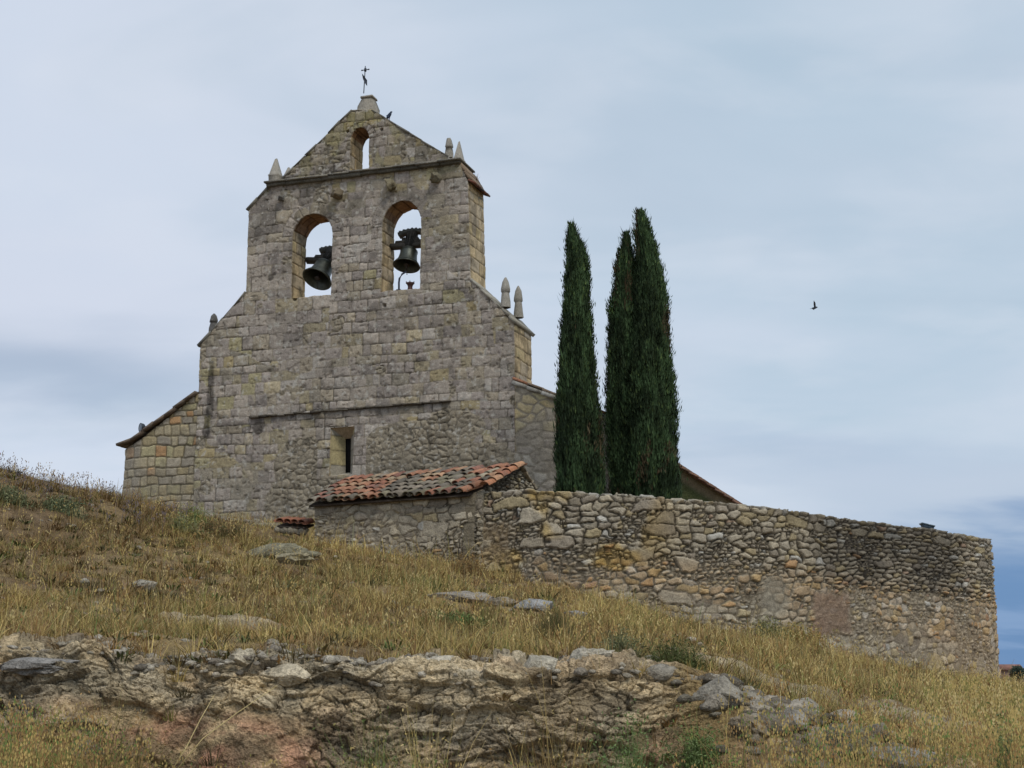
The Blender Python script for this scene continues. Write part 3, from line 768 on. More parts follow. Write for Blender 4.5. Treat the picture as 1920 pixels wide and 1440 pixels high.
    for i in range(2):
        a, b = vr[i], vr[i + 1]; t = b - a; ln = np.linalg.norm(t); t /= ln; nn_ = np.array([-t[1], t[0]])
        k = max(1, round(ln / .42))
        for q in range(k):
            c0 = a + t * ln * (q + .5) / k
            ax = (U * t[0] + np.array([0, 0, t[1]])) * (ln / k / 2 - .01); az_ = (U * nn_[0] + np.array([0, 0, nn_[1]]))
            tl.box(fw(c0[0], c0[1], .16) - az_ * .05, ax, ND * .22, az_ * .05, np.array([.45, .43, .38]) * R.uniform(.85, 1.1), .01)
            for dd_ in np.arange(.05, 2.4, .22):
                tl.box(fw(c0[0], c0[1], dd_) + az_ * (.045 + R.uniform(-.01, .015)), ax * 1.1, ND * .1, az_ * .032, pick(np.array([R.random()]), [(.46, .22, .13), (.34, .25, .18), (.24, .21, .17)], [1, 2, 2])[0], .01)
    tl.build('aisle_roof', M_tile, ch)
    # ---- copings, cornice, string course
    cpm = MB()
    def band(a, b, th_, d0_, d1_, c3, seg=.45, jit=.012, over=0.0):
        a = np.array(a); b = np.array(b); t = b - a; ln = np.linalg.norm(t); t /= ln; nn_ = np.array([-t[1], t[0]])
        if nn_[1] < 0: nn_ = -nn_
        k = max(1, round(ln / seg))
        for q in range(k):
            c0 = a + t * ln * (q + .5) / k + nn_ * (th_ / 2 + R.uniform(-.01, .012))
            cpm.box(fw(c0[0], c0[1], (d0_ + d1_) / 2 + R.uniform(-.015, .015)), (U * t[0] + np.array([0, 0, t[1]])) * (ln / k / 2 + .004), ND * (d1_ - d0_) / 2, (U * nn_[0] + np.array([0, 0, nn_[1]])) * th_ / 2, np.array(c3) * R.uniform(.8, 1.2), jit)
    cg = (.20, .19, .165)
    for runs in ([(fp(374, 651), fp(398, 624), .07, -.06, 1.0, cg), (fp(398, 623), fp(462, 549), .04, -.04, .95, cg)], [(fp(465, 395), fp(504, 352), .06, -.06, .95, cg)],
                 [(fp(531, 336), fp(661, 208), .045, -.04, .95, cg, .5)], [(fp(697, 208), fp(838, 295), .05, -.04, .95, cg, .5)], [(fp(862, 308), fp(879, 337), .07, -.02, 1.3, (.27, .2, .14), .3)],
                 [(fp(882, 526), fp(940, 581), .06, -.05, 1.1, (.33, .31, .26)), (fp(940, 581), fp(966, 607), .08, -.05, 1.62, (.33, .31, .26), .3)]):
        cpm = MB()
        for q_ in runs: band(*q_)
        cpm.build('coping', M_stone, ch)
    cpm = MB()
    band(fp(503, 353), fp(864, 308), .11, -.13, .98, (.135, .125, .10), .6, .01)
    band(fp(500, 347), fp(867, 302), .045, -.19, 1.04, (.21, .195, .165), .7, .01)
    cpm.build('cornice', M_stone, ch)
    # tiled end cap, right-hand top and shoulder
    cpm = MB()
    c_ = fp(883, 342)
    for k in range(5):
        cpm.box(fw(c_[0] + .02, c_[1] + .03, .1 + k * .27), U * .10 + np.array([0, 0, -.05]), ND * .125, np.array([0, 0, .022]) + U * .01, np.array([(.20, .085, .06), (.16, .08, .06), (.07, .065, .07)][k % 3]) * R.uniform(.8, 1.1), .01)
    cpm.build('cap_tile', M_tile, ch)
    cpm = MB()
    n_ = 22
    for k in range(n_):
        t0 = k / n_; p = lc + (rc_ - lc) * (t0 + .5 / n_)
        hgt = R.uniform(.016, .034); prot = R.uniform(.05, .11)
        cpm.box(fw(p[0], p[1] + R.uniform(-.012, .012), -prot / 2 + .02), U * ((rc_[0] - lc[0]) / n_ / 2 + .01), ND * prot / 2 + ND * .03, np.array([0, 0, hgt]), np.array([.11, .095, .075]) * R.uniform(.7, 1.5), .014)
    cpm.build('string_course', M_stone, ch)
    # ---- corbels
    for (a, b, r_, c3) in [(532, 374, .10, (.2, .19, .17)), (636, 366, .15, (.27, .22, .15)), (735, 348, .14, (.3, .26, .17)), (820, 336, .14, (.29, .26, .18))]:
        q = fp(a, b); r_ *= 1.25; c3 = tuple(np.array(c3) * .72); V, Fc = rock_mesh(r_ * 1.05, (.9, 1.25, .9), int(a), 4, .6)
        w = fw(q[0], q[1], -.13); mk('corbel', V @ np.array([U, ND, [0, 0, 1.]]) + w, None, M_stone, ch, np.tile(c3, (len(V), 1)), F3=Fc, smooth=True)
    # ---- pinnacles
    def pinnacle(px, py0, py1, wpx, d_, kind, c3=(.34, .315, .27)):
        a = fp(px, py1, d_); b = fp(px, py0, d_); H_ = b[1] - a[1]; w_ = (fp(px + wpx / 2, py1, d_)[0] - a[0])
        mb = MB(); yaw = R.uniform(-.1, .1)
        uu = U * math.cos(yaw) + ND * math.sin(yaw); vv = -U * math.sin(yaw) + ND * math.cos(yaw)
        if kind == 'pyr': prof = [(1.05, 0), (1.05, .24), (1.12, .26), (1.12, .30), (.98, .31), (.18, .97), (.10, 1.0)]
        elif kind == 'stub': prof = [(1.0, 0), (.9, .3), (.66, .52), (.84, .54), (.80, .62), (.50, .94), (.38, 1.0)]
        else: prof = [(1.0, 0), (.92, .2), (.74, .45), (.68, .49), (.86, .52), (.84, .62), (.58, .85), (.22, .97), (.08, 1.0)]
        n = 4 if kind != 'round' else 10
        V = []
        for (r_, z_) in prof:
            for k in range(n):
                q = 2 * math.pi * (k + .5) / n; sc_ = 1.25 if n == 4 else 1.0
                V.append(fw(a[0], a[1] + z_ * H_, d_) + (uu * math.cos(q) + vv * math.sin(q)) * r_ * w_ * sc_)
        Fp = [(i * n + k, i * n + (k + 1) % n, (i + 1) * n + (k + 1) % n, (i + 1) * n + k) for i in range(len(prof) - 1) for k in range(n)]
        m_ = len(V); V.append(fw(a[0], a[1] + H_ * 1.005, d_))
        F3_ = [((len(prof) - 1) * n + k, (len(prof) - 1) * n + (k + 1) % n, m_) for k in range(n)]
        V = np.array(V) + R.uniform(-.01, .01, (len(V), 3)); mb.add(V, Fp, F3_, c3); mb.build('pinnacle', M_stone, ch)
    pinnacle(517, 298, 343, 19, .12, 'pyr'); pinnacle(541, 314, 338, 15, .75, 'pyr')
    pinnacle(842, 259, 297, 15, .12, 'stub', (.30, .28, .24)); pinnacle(861, 265, 316, 17, .75, 'pyr')
    pinnacle(400, 588, 622, 16, .3, 'round', (.13, .125, .12))
    pinnacle(948, 520, 577, 19, .15, 'round', (.34, .32, .28)); pinnacle(972, 536, 596, 18, .95, 'round', (.30, .28, .24))
    # ---- apex block
    a = fp(679, 207); mb = MB()
    hw = (fp(698, 207)[0] - a[0]) * .80
    prof = [(1.1, 0), (1.1, .1), (.98, .13), (.97, .42), (.60, .83), (.60, .86), (.80, .88), (.76, .96), (.4, 1.0)]
    H_ = fp(679, 171)[1] - a[1]; V = []
    for r_, z_ in prof:
        for (i, j) in ((-1, -1), (1, -1), (1, 1), (-1, 1)): V.append(fw(a[0] + i * r_ * hw, a[1] - .03 + z_ * (H_ + .03), .45 + j * r_ * hw * .9))
    V = np.array(V) + R.uniform(-.02, .02, (len(V), 3))
    mb.add(V, [(i * 4 + k, i * 4 + (k + 1) % 4, i * 4 + 4 + (k + 1) % 4, i * 4 + 4 + k) for i in range(len(prof) - 1) for k in range(4)] + [(len(prof) * 4 - 4, len(prof) * 4 - 3, len(prof) * 4 - 2, len(prof) * 4 - 1)], c=(.31, .285, .24))
    mb.build('apex_block', M_stone, ch)
    # ---- iron cross with vane
    mb = MB(); ic = (.045, .055, .075)
    b0 = fw(*fp(682, 175, .45), .45); top = fw(*fp(685, 124, .45), .45)
    mb.tube([b0, top], .015, ic, 6)
    ctr = fw(*fp(685, 131, .45), .45)
    mb.tube([ctr - U * .12, ctr + U * .12], .014, ic, 6)
    for s_ in (-1, 1): mb.tube([ctr + U * .09 * s_, ctr + U * .13 * s_], .02, ic, 6)
    mb.tube([ctr - np.array([0, 0, .05]), ctr + np.array([0, 0, .05])], .036, ic, 8)
    mb.build('iron_cross', M_iron, ch)
    mb = MB(); vpx = [(679, 138), (683, 143), (685, 147), (688, 150), (688, 161), (685, 157), (681, 149)]
    pts = np.array([fp(x_, y_, .45) for x_, y_ in vpx]); n = len(pts)
    V = np.concatenate([fw(pts[:, 0], pts[:, 1], np.full(n, .435)), fw(pts[:, 0], pts[:, 1], np.full(n, .465))])
    mb.add(V, [(i, (i + 1) % n, n + (i + 1) % n, n + i) for i in range(n)], [(0, i, i + 1) for i in range(1, n - 1)] + [(n, n + i + 1, n + i) for i in range(1, n - 1)], ic)
    mb.build('weather_vane', M_iron, ch)
    # ---- slit window: splayed reveal and dark slit
    slit = fpoly([(648, 823), (658, 822), (657, 886), (648, 887)], .42)
    ring0 = W1
    segs = 26; V = []; C = []; FF = []
    for k in range(4):
        p0, p1 = ring0[k], ring0[(k + 1) % 4]; q0, q1 = slit[k], slit[(k + 1) % 4]
        base_i = len(V); na = 40; nb_ = 16
        for i in range(na + 1):
            for j in range(nb_ + 1):
                u_ = i / na; v_ = j / nb_
                p = (p0 * (1 - u_) + p1 * u_) * (1 - v_) + (q0 * (1 - u_) + q1 * u_) * v_
                V.append(fw(p[0], p[1], -.0 + .42 * v_))
                if k in (1, 3):
                    row_ = int(p[1] / .42 + 100); f_ = (p[1] / .42) % 1
                    r_ = h2(np.array([row_]), np.array([k]), 9)[0]
                    cc = pick(np.array([r_]), [(.34, .31, .25), (.40, .34, .19), (.36, .33, .28), (.30, .28, .24)], [1, 1, 1, 1])[0] * (.55 if min(f_, 1 - f_) < .05 else 1)
                else: cc = np.array([.42, .34, .25]) if k == 0 else np.array([.38, .35, .29])
                C.append(cc)
        FF += [(base_i + i * (nb_ + 1) + j, base_i + (i + 1) * (nb_ + 1) + j, base_i + (i + 1) * (nb_ + 1) + j + 1, base_i + i * (nb_ + 1) + j + 1) for i in range(na) for j in range(nb_)]
    rev_ = mk('window', V, FF, M_stone, ch, np.array(C))
    mb = MB(); mb.box(fw(slit[:, 0].mean(), slit[:, 1].mean(), .50), U * .14, ND * .03, np.array([0, 0, (slit[0, 1] - slit[2, 1]) / 2 + .05]), (.02, .02, .02))
    pn = mb.build('pane', M_dark, rev_)
    # ---- low sheltering wall and verge of the porch to the right
    pp = np.array([fp(1140, 792, 4.0), fp(1388, 948, 4.0), (fp(1388, 960, 4.0)[0], 1.5), (fp(1140, 960, 4.0)[0], 1.5)])[::-1]
    def hP(s, z): return .03 * (fbm(s * 1.5, z * 1.5, 401, 4) - .5)
    def cP(s, z):
        c = np.tile([.31, .25, .165], (len(s), 1)) * (.75 + .5 * fbm(s * 2, z * 2, 402, 4)[:, None])
        zt = fp(1275, 875, 4.)[1] + (fp(1388, 948, 4.)[1] - fp(1275, 875, 4.)[1]) * (s - fp(1275, 875, 4.)[0]) / (fp(1388, 948, 4.)[0] - fp(1275, 875, 4.)[0])
        mo = ss(zt - z, .28, .5)[:, None] * ss(fbm(s * 1.6, z * 1.6, 403, 3), .3, .5)[:, None]
        return c * (1 - mo) + np.array([.10, .115, .05]) * mo
    relief('porch_wall', pp, [], .05, hP, cP, .35, 4.0, M_stone, ch, lambda s, z, d, e, a, b, n: np.tile([.3, .22, .15], (len(s), 1)), side_seed=63)
    tl = MB(); a = fp(1138, 788, 3.9); b = fp(1392, 950, 3.9); t = b - a; ln = np.linalg.norm(t); t /= ln; nn_ = np.array([-t[1], t[0]]); k = round(ln / .30)
    for q in range(k):
        c0 = a + t * ln * (q + .5) / k; ax = (U * t[0] + np.array([0, 0, t[1]])); az_ = (U * nn_[0] + np.array([0, 0, nn_[1]]))
        for dd_ in np.arange(3.85, 8.5, .24):
            tl.box(fw(c0[0], c0[1], dd_) + az_ * (.02 + R.uniform(-.006, .006)), ax * ln / k * .54 + az_ * .018, ND * .085, az_ * .03, np.array([.27, .155, .11]) * R.uniform(.7, 1.15), .004)
        tl.box(fw(c0[0], c0[1], 6.1) - az_ * .02, ax * ln / k * .5, ND * 2.3, az_ * .02, (.25, .11, .07))
    tl.build('porch_roof', M_tile, ch)
    return ch

def rock_mesh(r, scale, seed, sub=4, rough=.35):
    import bmesh
    bm = bmesh.new(); bmesh.ops.create_icosphere(bm, subdivisions=sub, radius=1.0)
    off = Vector((seed * 3.7 % 50, seed * 1.3 % 50, seed * 7.1 % 50))
    V = []
    for v in bm.verts:
        p = v.co.copy()
        c = mn.cell_vector(p * 1.6 + off)
        d = 1 + rough * (mn.noise(p * 1.3 + off)) + rough * .5 * mn.noise(p * 3.1 + off) + rough * .22 * mn.noise(p * 7.5 + off) + rough * .3 * (mn.voronoi(p * 1.9 + off)[0][0] - .4)
        V.append(p * d)
    V = np.array([tuple(v) for v in V]); rg = np.random.default_rng(seed + 5)
    for k in range(14 if sub > 2 else 6):
        n_ = rg.normal(0, 1, 3); n_ /= np.linalg.norm(n_); c_ = rg.uniform(.58, .9); d_ = V @ n_
        V -= np.maximum(d_ - c_, 0)[:, None] * n_ * .93
    V = V * np.array(scale) * r
    Fc = np.array([[v.index for v in f.verts] for f in bm.faces]); bm.free()
    return V, Fc
church = build_church()

# ------------------------------------------------------------------ bells
def arm4(o, X_, Y_, Z_):
    M = np.eye(4); M[:3, 0] = X_; M[:3, 1] = Y_; M[:3, 2] = Z_; M[:3, 3] = o; return M
def build_bell(mx_, my_, cx_, cy_, R_px, tilt, lean, yoke_px, label, Dp=.42):
    """mouth centre pixel, crown pixel; axis derived from the tilt"""
    mouth = fw(*fp(mx_, my_, Dp), Dp)
    r = R_px * 40. / F / 1.0
    up = np.array([0, 0, 1.])
    ax = up * math.cos(tilt) + ND * math.sin(tilt) + U * lean; ax /= np.linalg.norm(ax)
    xx = U - ax * (U @ ax); xx /= np.linalg.norm(xx); yy = np.cross(ax, xx)
    b = empty('church_bell', tuple(mouth), label, 'bell', 'bells hanging in the gable openings')
    H_ = r * 1.62
    M = arm4(mouth, xx, yy, ax)
    prof = [(1.0, 0), (1.02, .03), (.93, .12), (.80, .30), (.70, .60), (.645, .95), (.62, 1.25), (.56, 1.42), (.40, 1.55), (.0, 1.62)]
    inner = [(.94, .0), (.86, .14), (.73, .32), (.63, .6), (.57, .95), (.54, 1.25), (.3, 1.42), (0, 1.45)]
    mb = MB()
    full = [(a * r, z * r) for a, z in prof[::-1]] + [(a * r, z * r) for a, z in inner]
    fine_ = []
    for i in range(len(full) - 1):
        for t in (0, .5): fine_.append((full[i][0] * (1 - t) + full[i + 1][0] * t, full[i][1] * (1 - t) + full[i + 1][1] * t))
    fine_.append(full[-1])
    mb.lathe(fine_, M, (.075, .085, .075), 48)
    for z_, rr in ((.16, .905), (.2, .88), (1.2, .635), (1.3, .62)):
        mb.lathe([(rr * r, z_ * r), ((rr + .025) * r, (z_ + .015) * r), (rr * r, (z_ + .03) * r)], M, (.07, .08, .07), 48)
    mb.build('bell_body', M_bronze, b, smooth=True)
    mb = MB()
    top = mouth + ax * r * .9
    cl = mouth - up * .12 + ax * .02
    mb.tube([mouth + ax * r * 1.3, mouth + ax * r * .2, cl], [.025, .035, .02], (.06, .05, .045), 8)
    mb.tube([cl + np.array([0, 0, .02]), cl + np.array([.02, 0, -.16])], .012, (.06, .05, .045), 6)
    mb.tube([mouth + ax * r * .28, mouth + ax * r * .08], [.05, .085], (.06, .05, .045), 10)
    mb.build('clapper', M_iron, b)
    # timber yoke: swings with the bell
    crown = mouth + ax * r * 1.6
    wc = (.085, .08, .072)
    mb = MB()
    L_ = .72
    mb.box(crown + ax * .07, xx * L_, yy * .09, ax * .06, wc, .012)
    mb.box(crown + ax * .17, xx * L_ * .62, yy * .10, ax * .045, wc, .015)
    mb.box(crown + ax * .25, xx * .26, yy * .10, ax * .05, wc, .012); mb.box(crown + ax * .40, xx * .15, yy * .095, ax * .11, wc, .02)
    # head block: boat-shaped, arched top
    n = 14; prof_top = []; prof_bot = []
    for i in range(n + 1):
        t = -1 + 2 * i / n
        prof_top.append((t * .44, .50 + .11 * (1 - t * t))); prof_bot.append((t * (.40 if abs(t) > .8 else .42), .42 + .10 * (1 - t * t) - (.02 if abs(t) > .8 else 0)))
    V = []
    for sgn in (-1, 1):
        for (a_, z_) in prof_top + prof_bot: V.append(crown + xx * a_ + ax * z_ + yy * .10 * sgn)
    m_ = len(prof_top) * 2
    Fk = []
    for i in range(n):
        Fk.append((i, i + 1, n + 1 + i + 1, n + 1 + i)); Fk.append((m_ + n + 1 + i, m_ + n + 1 + i + 1, m_ + i + 1, m_ + i))
        Fk.append((i + 1, i, m_ + i, m_ + i + 1)); Fk.append((n + 1 + i, n + 2 + i, m_ + n + 2 + i, m_ + n + 1 + i))
    Fk.append((0, n + 1, m_ + n + 1, m_)); Fk.append((n, m_ + n, m_ + 2 * n + 1, 2 * n + 1))
    mb.add(V, Fk, c=(.11, .115, .11))
    for i in range(7):
        t = -.85 + 1.7 * i / 6; mb.box(crown + xx * t * .44 + ax * (.51 + .10 * (1 - t * t)), xx * .03, yy * .1, ax * .022, (.12, .125, .12), .006)
    mb.build('yoke', M_wood, b)
    mb = MB()
    for s_ in (-1, 1):
        for q in (.05, .12, .19):
            mb.tube([crown + xx * q * .45 * s_ - yy * .115, crown + xx * q * s_ * 1.1 + ax * .42 - yy * .115], .011, (.03, .03, .03), 6)
    mb.tube([crown - ax * .05, crown + ax * .05], .07, (.05, .05, .05), 8)
    mb.build('yoke_straps', M_iron, b)
    for s_ in (-1, 1):
        mb = MB(); mb.tube([crown + ax * .07 + xx * L_ * .9 * s_, crown + ax * .05 + xx * (L_ + .12) * s_], .03, (.04, .038, .035), 8); mb.build('pivot', M_iron, b)
    return b
build_bell(594, 524, 603, 487, 30.5, rad(31), .16, None, 'bronze bell tilted outward in the left arch with its mouth showing', .38)
build_bell(762, 499, 766, 465, 26.5, rad(17), .03, None, 'smaller upright bronze bell below a curved timber yoke in the right arch', .42)
# striker rod and small iron pedestal on the sill under the right bell
mb = MB(); q = [(748, 545), (748, 530), (749, 522), (754, 514), (762, 509)]
o_ = fw(*fp(748, 545, .3), .3)
e = empty('hammer_rod', tuple(o_), 'thin bent blue-grey metal rod rising from the sill below the right bell', 'rod')
mb.tube([fw(*fp(a, b, .3), .3) for a, b in q], .028, (.05, .06, .10), 8); mb.build('rod', M_iron, e, True)
mb = MB(); mb.box(o_ + np.array([0, 0, .0]), U * .06, ND * .06, np.array([0, 0, .03]), (.05, .05, .06)); mb.build('foot_plate', M_iron, e)
o_ = fw(*fp(769, 543, .3), .3)
e = empty('iron_socket', tuple(o_), 'small rusty crown-shaped iron socket standing on the sill of the right arch', 'socket')
mb = MB(); mb.lathe([(.085, -.06), (.075, .02), (.065, .07), (.08, .13), (.13, .19), (.12, .2), (.05, .14)], arm4(o_, U, ND, np.array([0, 0, 1.])), (.10, .055, .05), 12); mb.build('socket_body', M_iron, e)
for k in range(5):
    mb = MB(); q = 2 * math.pi * k / 5; mb.tube([o_ + (U * math.cos(q) + ND * math.sin(q)) * .10 + np.array([0, 0, .17]), o_ + (U * math.cos(q) + ND * math.sin(q)) * .12 + np.array([0, 0, .24])], [.03, .008], (.10, .055, .05), 5); mb.build('prong', M_iron, e)

# ------------------------------------------------------------------ shed with tiled roof
def tile_roof(name, A, B_, C_, D_, cols, rows, colfn, parent, rad_=.105):
    """A-B eave (left to right), D-C ridge; half-round tiles laid cover over channel"""
    A, B_, C_, D_ = map(np.asarray, (A, B_, C_, D_)); mb = MB()
    e = (B_ - A) / np.linalg.norm(B_ - A); upv = ((D_ - A) + (C_ - B_)) / 2; nn_ = np.cross(e, upv); nn_ /= np.linalg.norm(nn_)
    if nn_[2] < 0: nn_ = -nn_
    def pt(u, v): return (A * (1 - u) + B_ * u) * (1 - v) + (D_ * (1 - u) + C_ * u) * v
    ns = 7
    for layer in (0, 1):                    # 0 channels, 1 covers
        for i in range(cols + (1 if layer == 0 else 0)):
            for j in range(rows):
                u = (i + (.5 if layer else 0)) / cols
                if u > 1: continue
                v0 = j / rows - .03; v1 = (j + 1.22) / rows
                if layer and R.random() < .03: continue
                ju = R.uniform(-.009, .009) ; jt = R.uniform(-.05, .05); v0 += R.uniform(-.035, .025)
                p0 = pt(u + ju, v0); p1 = pt(u + ju + jt * .25, min(v1, 1.04)); t = p1 - p0; t = t / np.linalg.norm(t)
                side = np.cross(t, nn_); side /= np.linalg.norm(side)
                lift0 = .045 if layer else .02; lift1 = .012 if layer else -.01
                r0, r1 = (rad_ * 1.08, rad_ * .86) if layer else (rad_ * .86, rad_ * 1.05)
                c3 = np.array(colfn(u, j / rows, layer)) * R.uniform(.85, 1.15) * (.60 + .75 * float(fbm(np.array([u * 7.]), np.array([j * .8]), 77, 3)[0]))
                V = []
                for (p, r_, lf) in ((p0, r0, lift0), (p1, r1, lift1)):
                    for th_ in (0, .018):
                        for k in range(ns + 1):
                            q = math.pi * k / ns
                            if layer: V.append(p + side * math.cos(q) * (r_ - th_) + nn_ * (math.sin(q) * (r_ - th_) * .85 + lf))
                            else: V.append(p + side * math.cos(q) * (r_ - th_) + nn_ * (-math.sin(q) * (r_ - th_) * .6 + lf + .05))
                m_ = ns + 1; Fk = []
                for k in range(ns):
                    Fk += [(k, k + 1, 2 * m_ + k + 1, 2 * m_ + k), (m_ + k, 3 * m_ + k, 3 * m_ + k + 1, m_ + k + 1), (k + 1, k, m_ + k, m_ + k + 1), (2 * m_ + k, 2 * m_ + k + 1, 3 * m_ + k + 1, 3 * m_ + k)]
                mb.add(V, Fk, c=c3)
    # underlay
    V = [A - nn_ * .06, B_ - nn_ * .06, C_ - nn_ * .06, D_ - nn_ * .06, A - nn_ * .1, B_ - nn_ * .1, C_ - nn_ * .1, D_ - nn_ * .1]
    mb.add(V, [(0, 1, 2, 3), (7, 6, 5, 4), (0, 4, 5, 1), (1, 5, 6, 2), (2, 6, 7, 3), (3, 7, 4, 0)], c=(.06, .045, .035))
    return mb.build(name, M_tile, parent)
def tile_col(u, v, layer):
    r = R.random()
    g = .12 + .0 * v
    cen = (u > .42) and (u < .97 - .25 * v) and v < .75
    if cen: g = .85
    if u < .18 and v < .3: g = .55
    if r < g: return [(.19, .165, .13), (.24, .20, .155), (.155, .135, .11), (.21, .185, .125)][int(R.integers(4))]
    return [(.37, .18, .11), (.32, .145, .095), (.41, .245, .15), (.39, .29, .19), (.25, .12, .09), (.38, .33, .24)][int(R.choice(6, p=[.3, .22, .2, .13, .1, .05]))]
YS = 33.0
eL = P(585, 945, YS); sdir = U.copy()
def shed_pt(px, py, dep=0.0):
    v = P(px, py, 1.0); k = (ND @ eL + dep) / (ND @ v); return v * k
EA = eL - ND * .18; EB = shed_pt(882, 925) - ND * .18; EC = shed_pt(977, 873, 1.75); ED = shed_pt(655, 899, 1.75)
shed = empty('outbuilding', tuple(shed_pt(720, 1020)), 'small stone outbuilding with red and grey tiled lean-to roof at the church foot', 'outbuilding')
# main slope
tile_roof('roof', EA, EB, EC, ED, 20, 6, tile_col, shed, .10)
mb = MB()
for k in range(15):          # ridge tiles, uneven
    t0 = (k + .5) / 15; p = ED + (EC - ED) * t0; d_ = (EC - ED) / np.linalg.norm(EC - ED)
    if k in (4, 9): continue
    r0 = .10; V = []
    for s_, rr in ((-.19, r0 * 1.05), (.19, r0 * .9)):
        for kk in range(8):
            q = math.pi * kk / 7; V.append(p + d_ * s_ + ND * math.cos(q) * rr + np.array([0, 0, math.sin(q) * rr * .6 - .03 + R.uniform(-.004, .004)]))
    mb.add(V, [(i, i + 1, 8 + i + 1, 8 + i) for i in range(7)], c=np.array(tile_col(.1, .8, 1)) * R.uniform(.85, 1.1))
mb.build('ridge_tiles', M_tile, shed)
# verge tiles down to the right-hand end
VB = shed_pt(912, 915) - ND * .1
mb = MB()
for k in range(5):
    t0 = (k + .5) / 5; p = VB + (EC - VB) * t0; d_ = (EC - VB) / np.linalg.norm(EC - VB); sd_ = np.cross(d_, [0, 0, 1.]); sd_ /= np.linalg.norm(sd_); nn_ = np.cross(sd_, d_); nn_ = nn_ * np.sign(nn_[2])
    V = []
    for s_, rr, lf in ((-.22, .12, .05), (.24, .10, .02)):
        for kk in range(8):
            q = math.pi * kk / 7; V.append(p + d_ * s_ + sd_ * math.cos(q) * rr + nn_ * (math.sin(q) * rr * .8 + lf))
    mb.add(V, [(i, i + 1, 8 + i + 1, 8 + i) for i in range(7)], c=np.array([(.43, .19, .10), (.47, .26, .15), (.36, .15, .09)][k % 3]))
mb.build('verge_tiles', M_tile, shed)

# rubble masonry palette shared by outbuilding and enclosure wall
def rub_layout(s, z, sx_, sz_, seed):
    w1_ = (fbm(s * 2.2, z * 2.2, seed + 1, 3) - .5); w2_ = (fbm(s * 1.6, z * 1.6, seed + 2, 3) - .5); w3_ = fbm(s * 7, z * 7, seed + 3, 2) - .5
    u = s / sx_ + w1_ * .9 + w3_ * .35; v = z / sz_ + w2_ * 1.5 + w3_ * .45
    e, a, b = vbrick(u, v, seed)
    e2, a2, b2 = vbrick(u / 1.9, v / 1.7, seed + 20)
    big = a2 < .05
    e3, a3, b3 = vbrick(u * 1.9, v * 1.8, seed + 40)
    small = (fbm(s * 1.1, z * 1.3, seed + 60, 2) + (h2(np.floor(a * 999), np.floor(b * 999), 4) - .5) * .35 > .60) & ~big
    e = np.where(big, e2 * 1.8, np.where(small, np.minimum(e, e3 * .5), e)); a = np.where(big, b2, np.where(small, a3, a)); b = np.where(big, h2(np.floor(a2 * 9999), np.floor(b2 * 9999), 3), np.where(small, b3, b))
    return e * min(sx_, sz_) * 1.15, a, b
RUB = [(.37, .325, .25), (.42, .37, .285), (.33, .285, .215), (.45, .39, .29), (.39, .32, .20), (.47, .45, .40), (.29, .25, .195), (.41, .34, .21), (.44, .28, .15), (.39, .28, .20)]
RW = [4, 4, 4, 3, 2.0, 1.2, 2.8, 1.6, .12, .3]
def rub_color(s, z, e, a, b, zt, dry):
    c = pick(a, RUB, RW) * (.82 + .34 * b[:, None])
    k = ss(e, .002, .018)[:, None]
    mort = np.array([.27, .225, .16])
    d_ = np.asarray(dry)[:, None]
    joint = mort * (1 - d_) + np.array([.055, .045, .032]) * d_
    c = joint * (1 - k) + c * k
    return c
# front wall of the outbuilding
def sw(s, z, d=0.0):
    s = np.asarray(s, float); return eL * np.array([1, 1, 0]) + s[..., None] * U + np.asarray(d, float)[..., None] * ND + np.asarray(z, float)[..., None] * np.array([0, 0, 1.])
def sfp(px, py, d=0.0):
    w = shed_pt(px, py, d); return np.array([(w - eL) @ U, w[2]])
poly = np.array([(sfp(592, 950)[0], 1.4), tuple(sfp(592, 948)), tuple(sfp(700, 941)), tuple(sfp(880, 928)), tuple(sfp(905, 924)), (sfp(905, 924)[0], .9)])
def hS(s, z):
    e, a, b = rub_layout(s, z, .34, .2, 501); return .045 * ss(e, 0, .035) * (1 - .5 * ss(fbm(s, z, 502, 2), .4, .6)) + (b - .5) * .04 * ss(e, 0, .03) + .06 * (fbm(s * .8, z * .8, 503, 3) - .5) + .02 * (fbm(s * 7, z * 7, 504, 3) - .5)
def cS(s, z):
    e, a, b = rub_layout(s, z, .34, .2, 501)
    dry = .15 + .8 * ss(s, 1.9, 3.) * ss(fbm(s * 1.2, z * 1.2, 505, 2), .35, .55)
    c = rub_color(s, z, e, a, b, 0, dry); gy = ss(2.6 - s, 0, 1)[:, None] * .35
    return c * (1 - gy) + (c * .5 + np.array([.31, .28, .225]) * .5) * gy
o = relief('front_wall', poly, [], .023, hS, cS, .5, 0.0, M_rubble, shed, lambda s, z, d, e, a, b, n: np.tile([.2, .17, .12], (len(s), 1)), to_world=sw, side_seed=70); sharpen(o)
# right-hand gable end of the outbuilding (small, broken rubble)
ga, gb, gc, gd = shed_pt(893, 926), shed_pt(976, 876, 1.7), shed_pt(1006, 925, 2.6), shed_pt(1006, 960, 2.6)
gdir = (gc - ga) * np.array([1, 1, 0]); gl_ = np.linalg.norm(gdir); gdir /= gl_; gn = np.array([-gdir[1], gdir[0], 0])
def gw(s, z, d=0.0):
    s = np.asarray(s, float); return ga * np.array([1, 1, 0]) + s[..., None] * gdir + np.asarray(d, float)[..., None] * gn + np.asarray(z, float)[..., None] * np.array([0, 0, 1.])
def gproj(px, py):
    v = P(px, py, 1.0); k = (gn @ ga) / (gn @ v); w = v * k; return np.array([(w - ga) @ gdir, w[2]])
poly = np.array([(-.1, 2.6), tuple(gproj(893, 926)), tuple(gproj(930, 903)), tuple(gproj(976, 877)), tuple(gproj(990, 892)), tuple(gproj(1006, 922)), (gproj(1006, 922)[0], 2.6)])
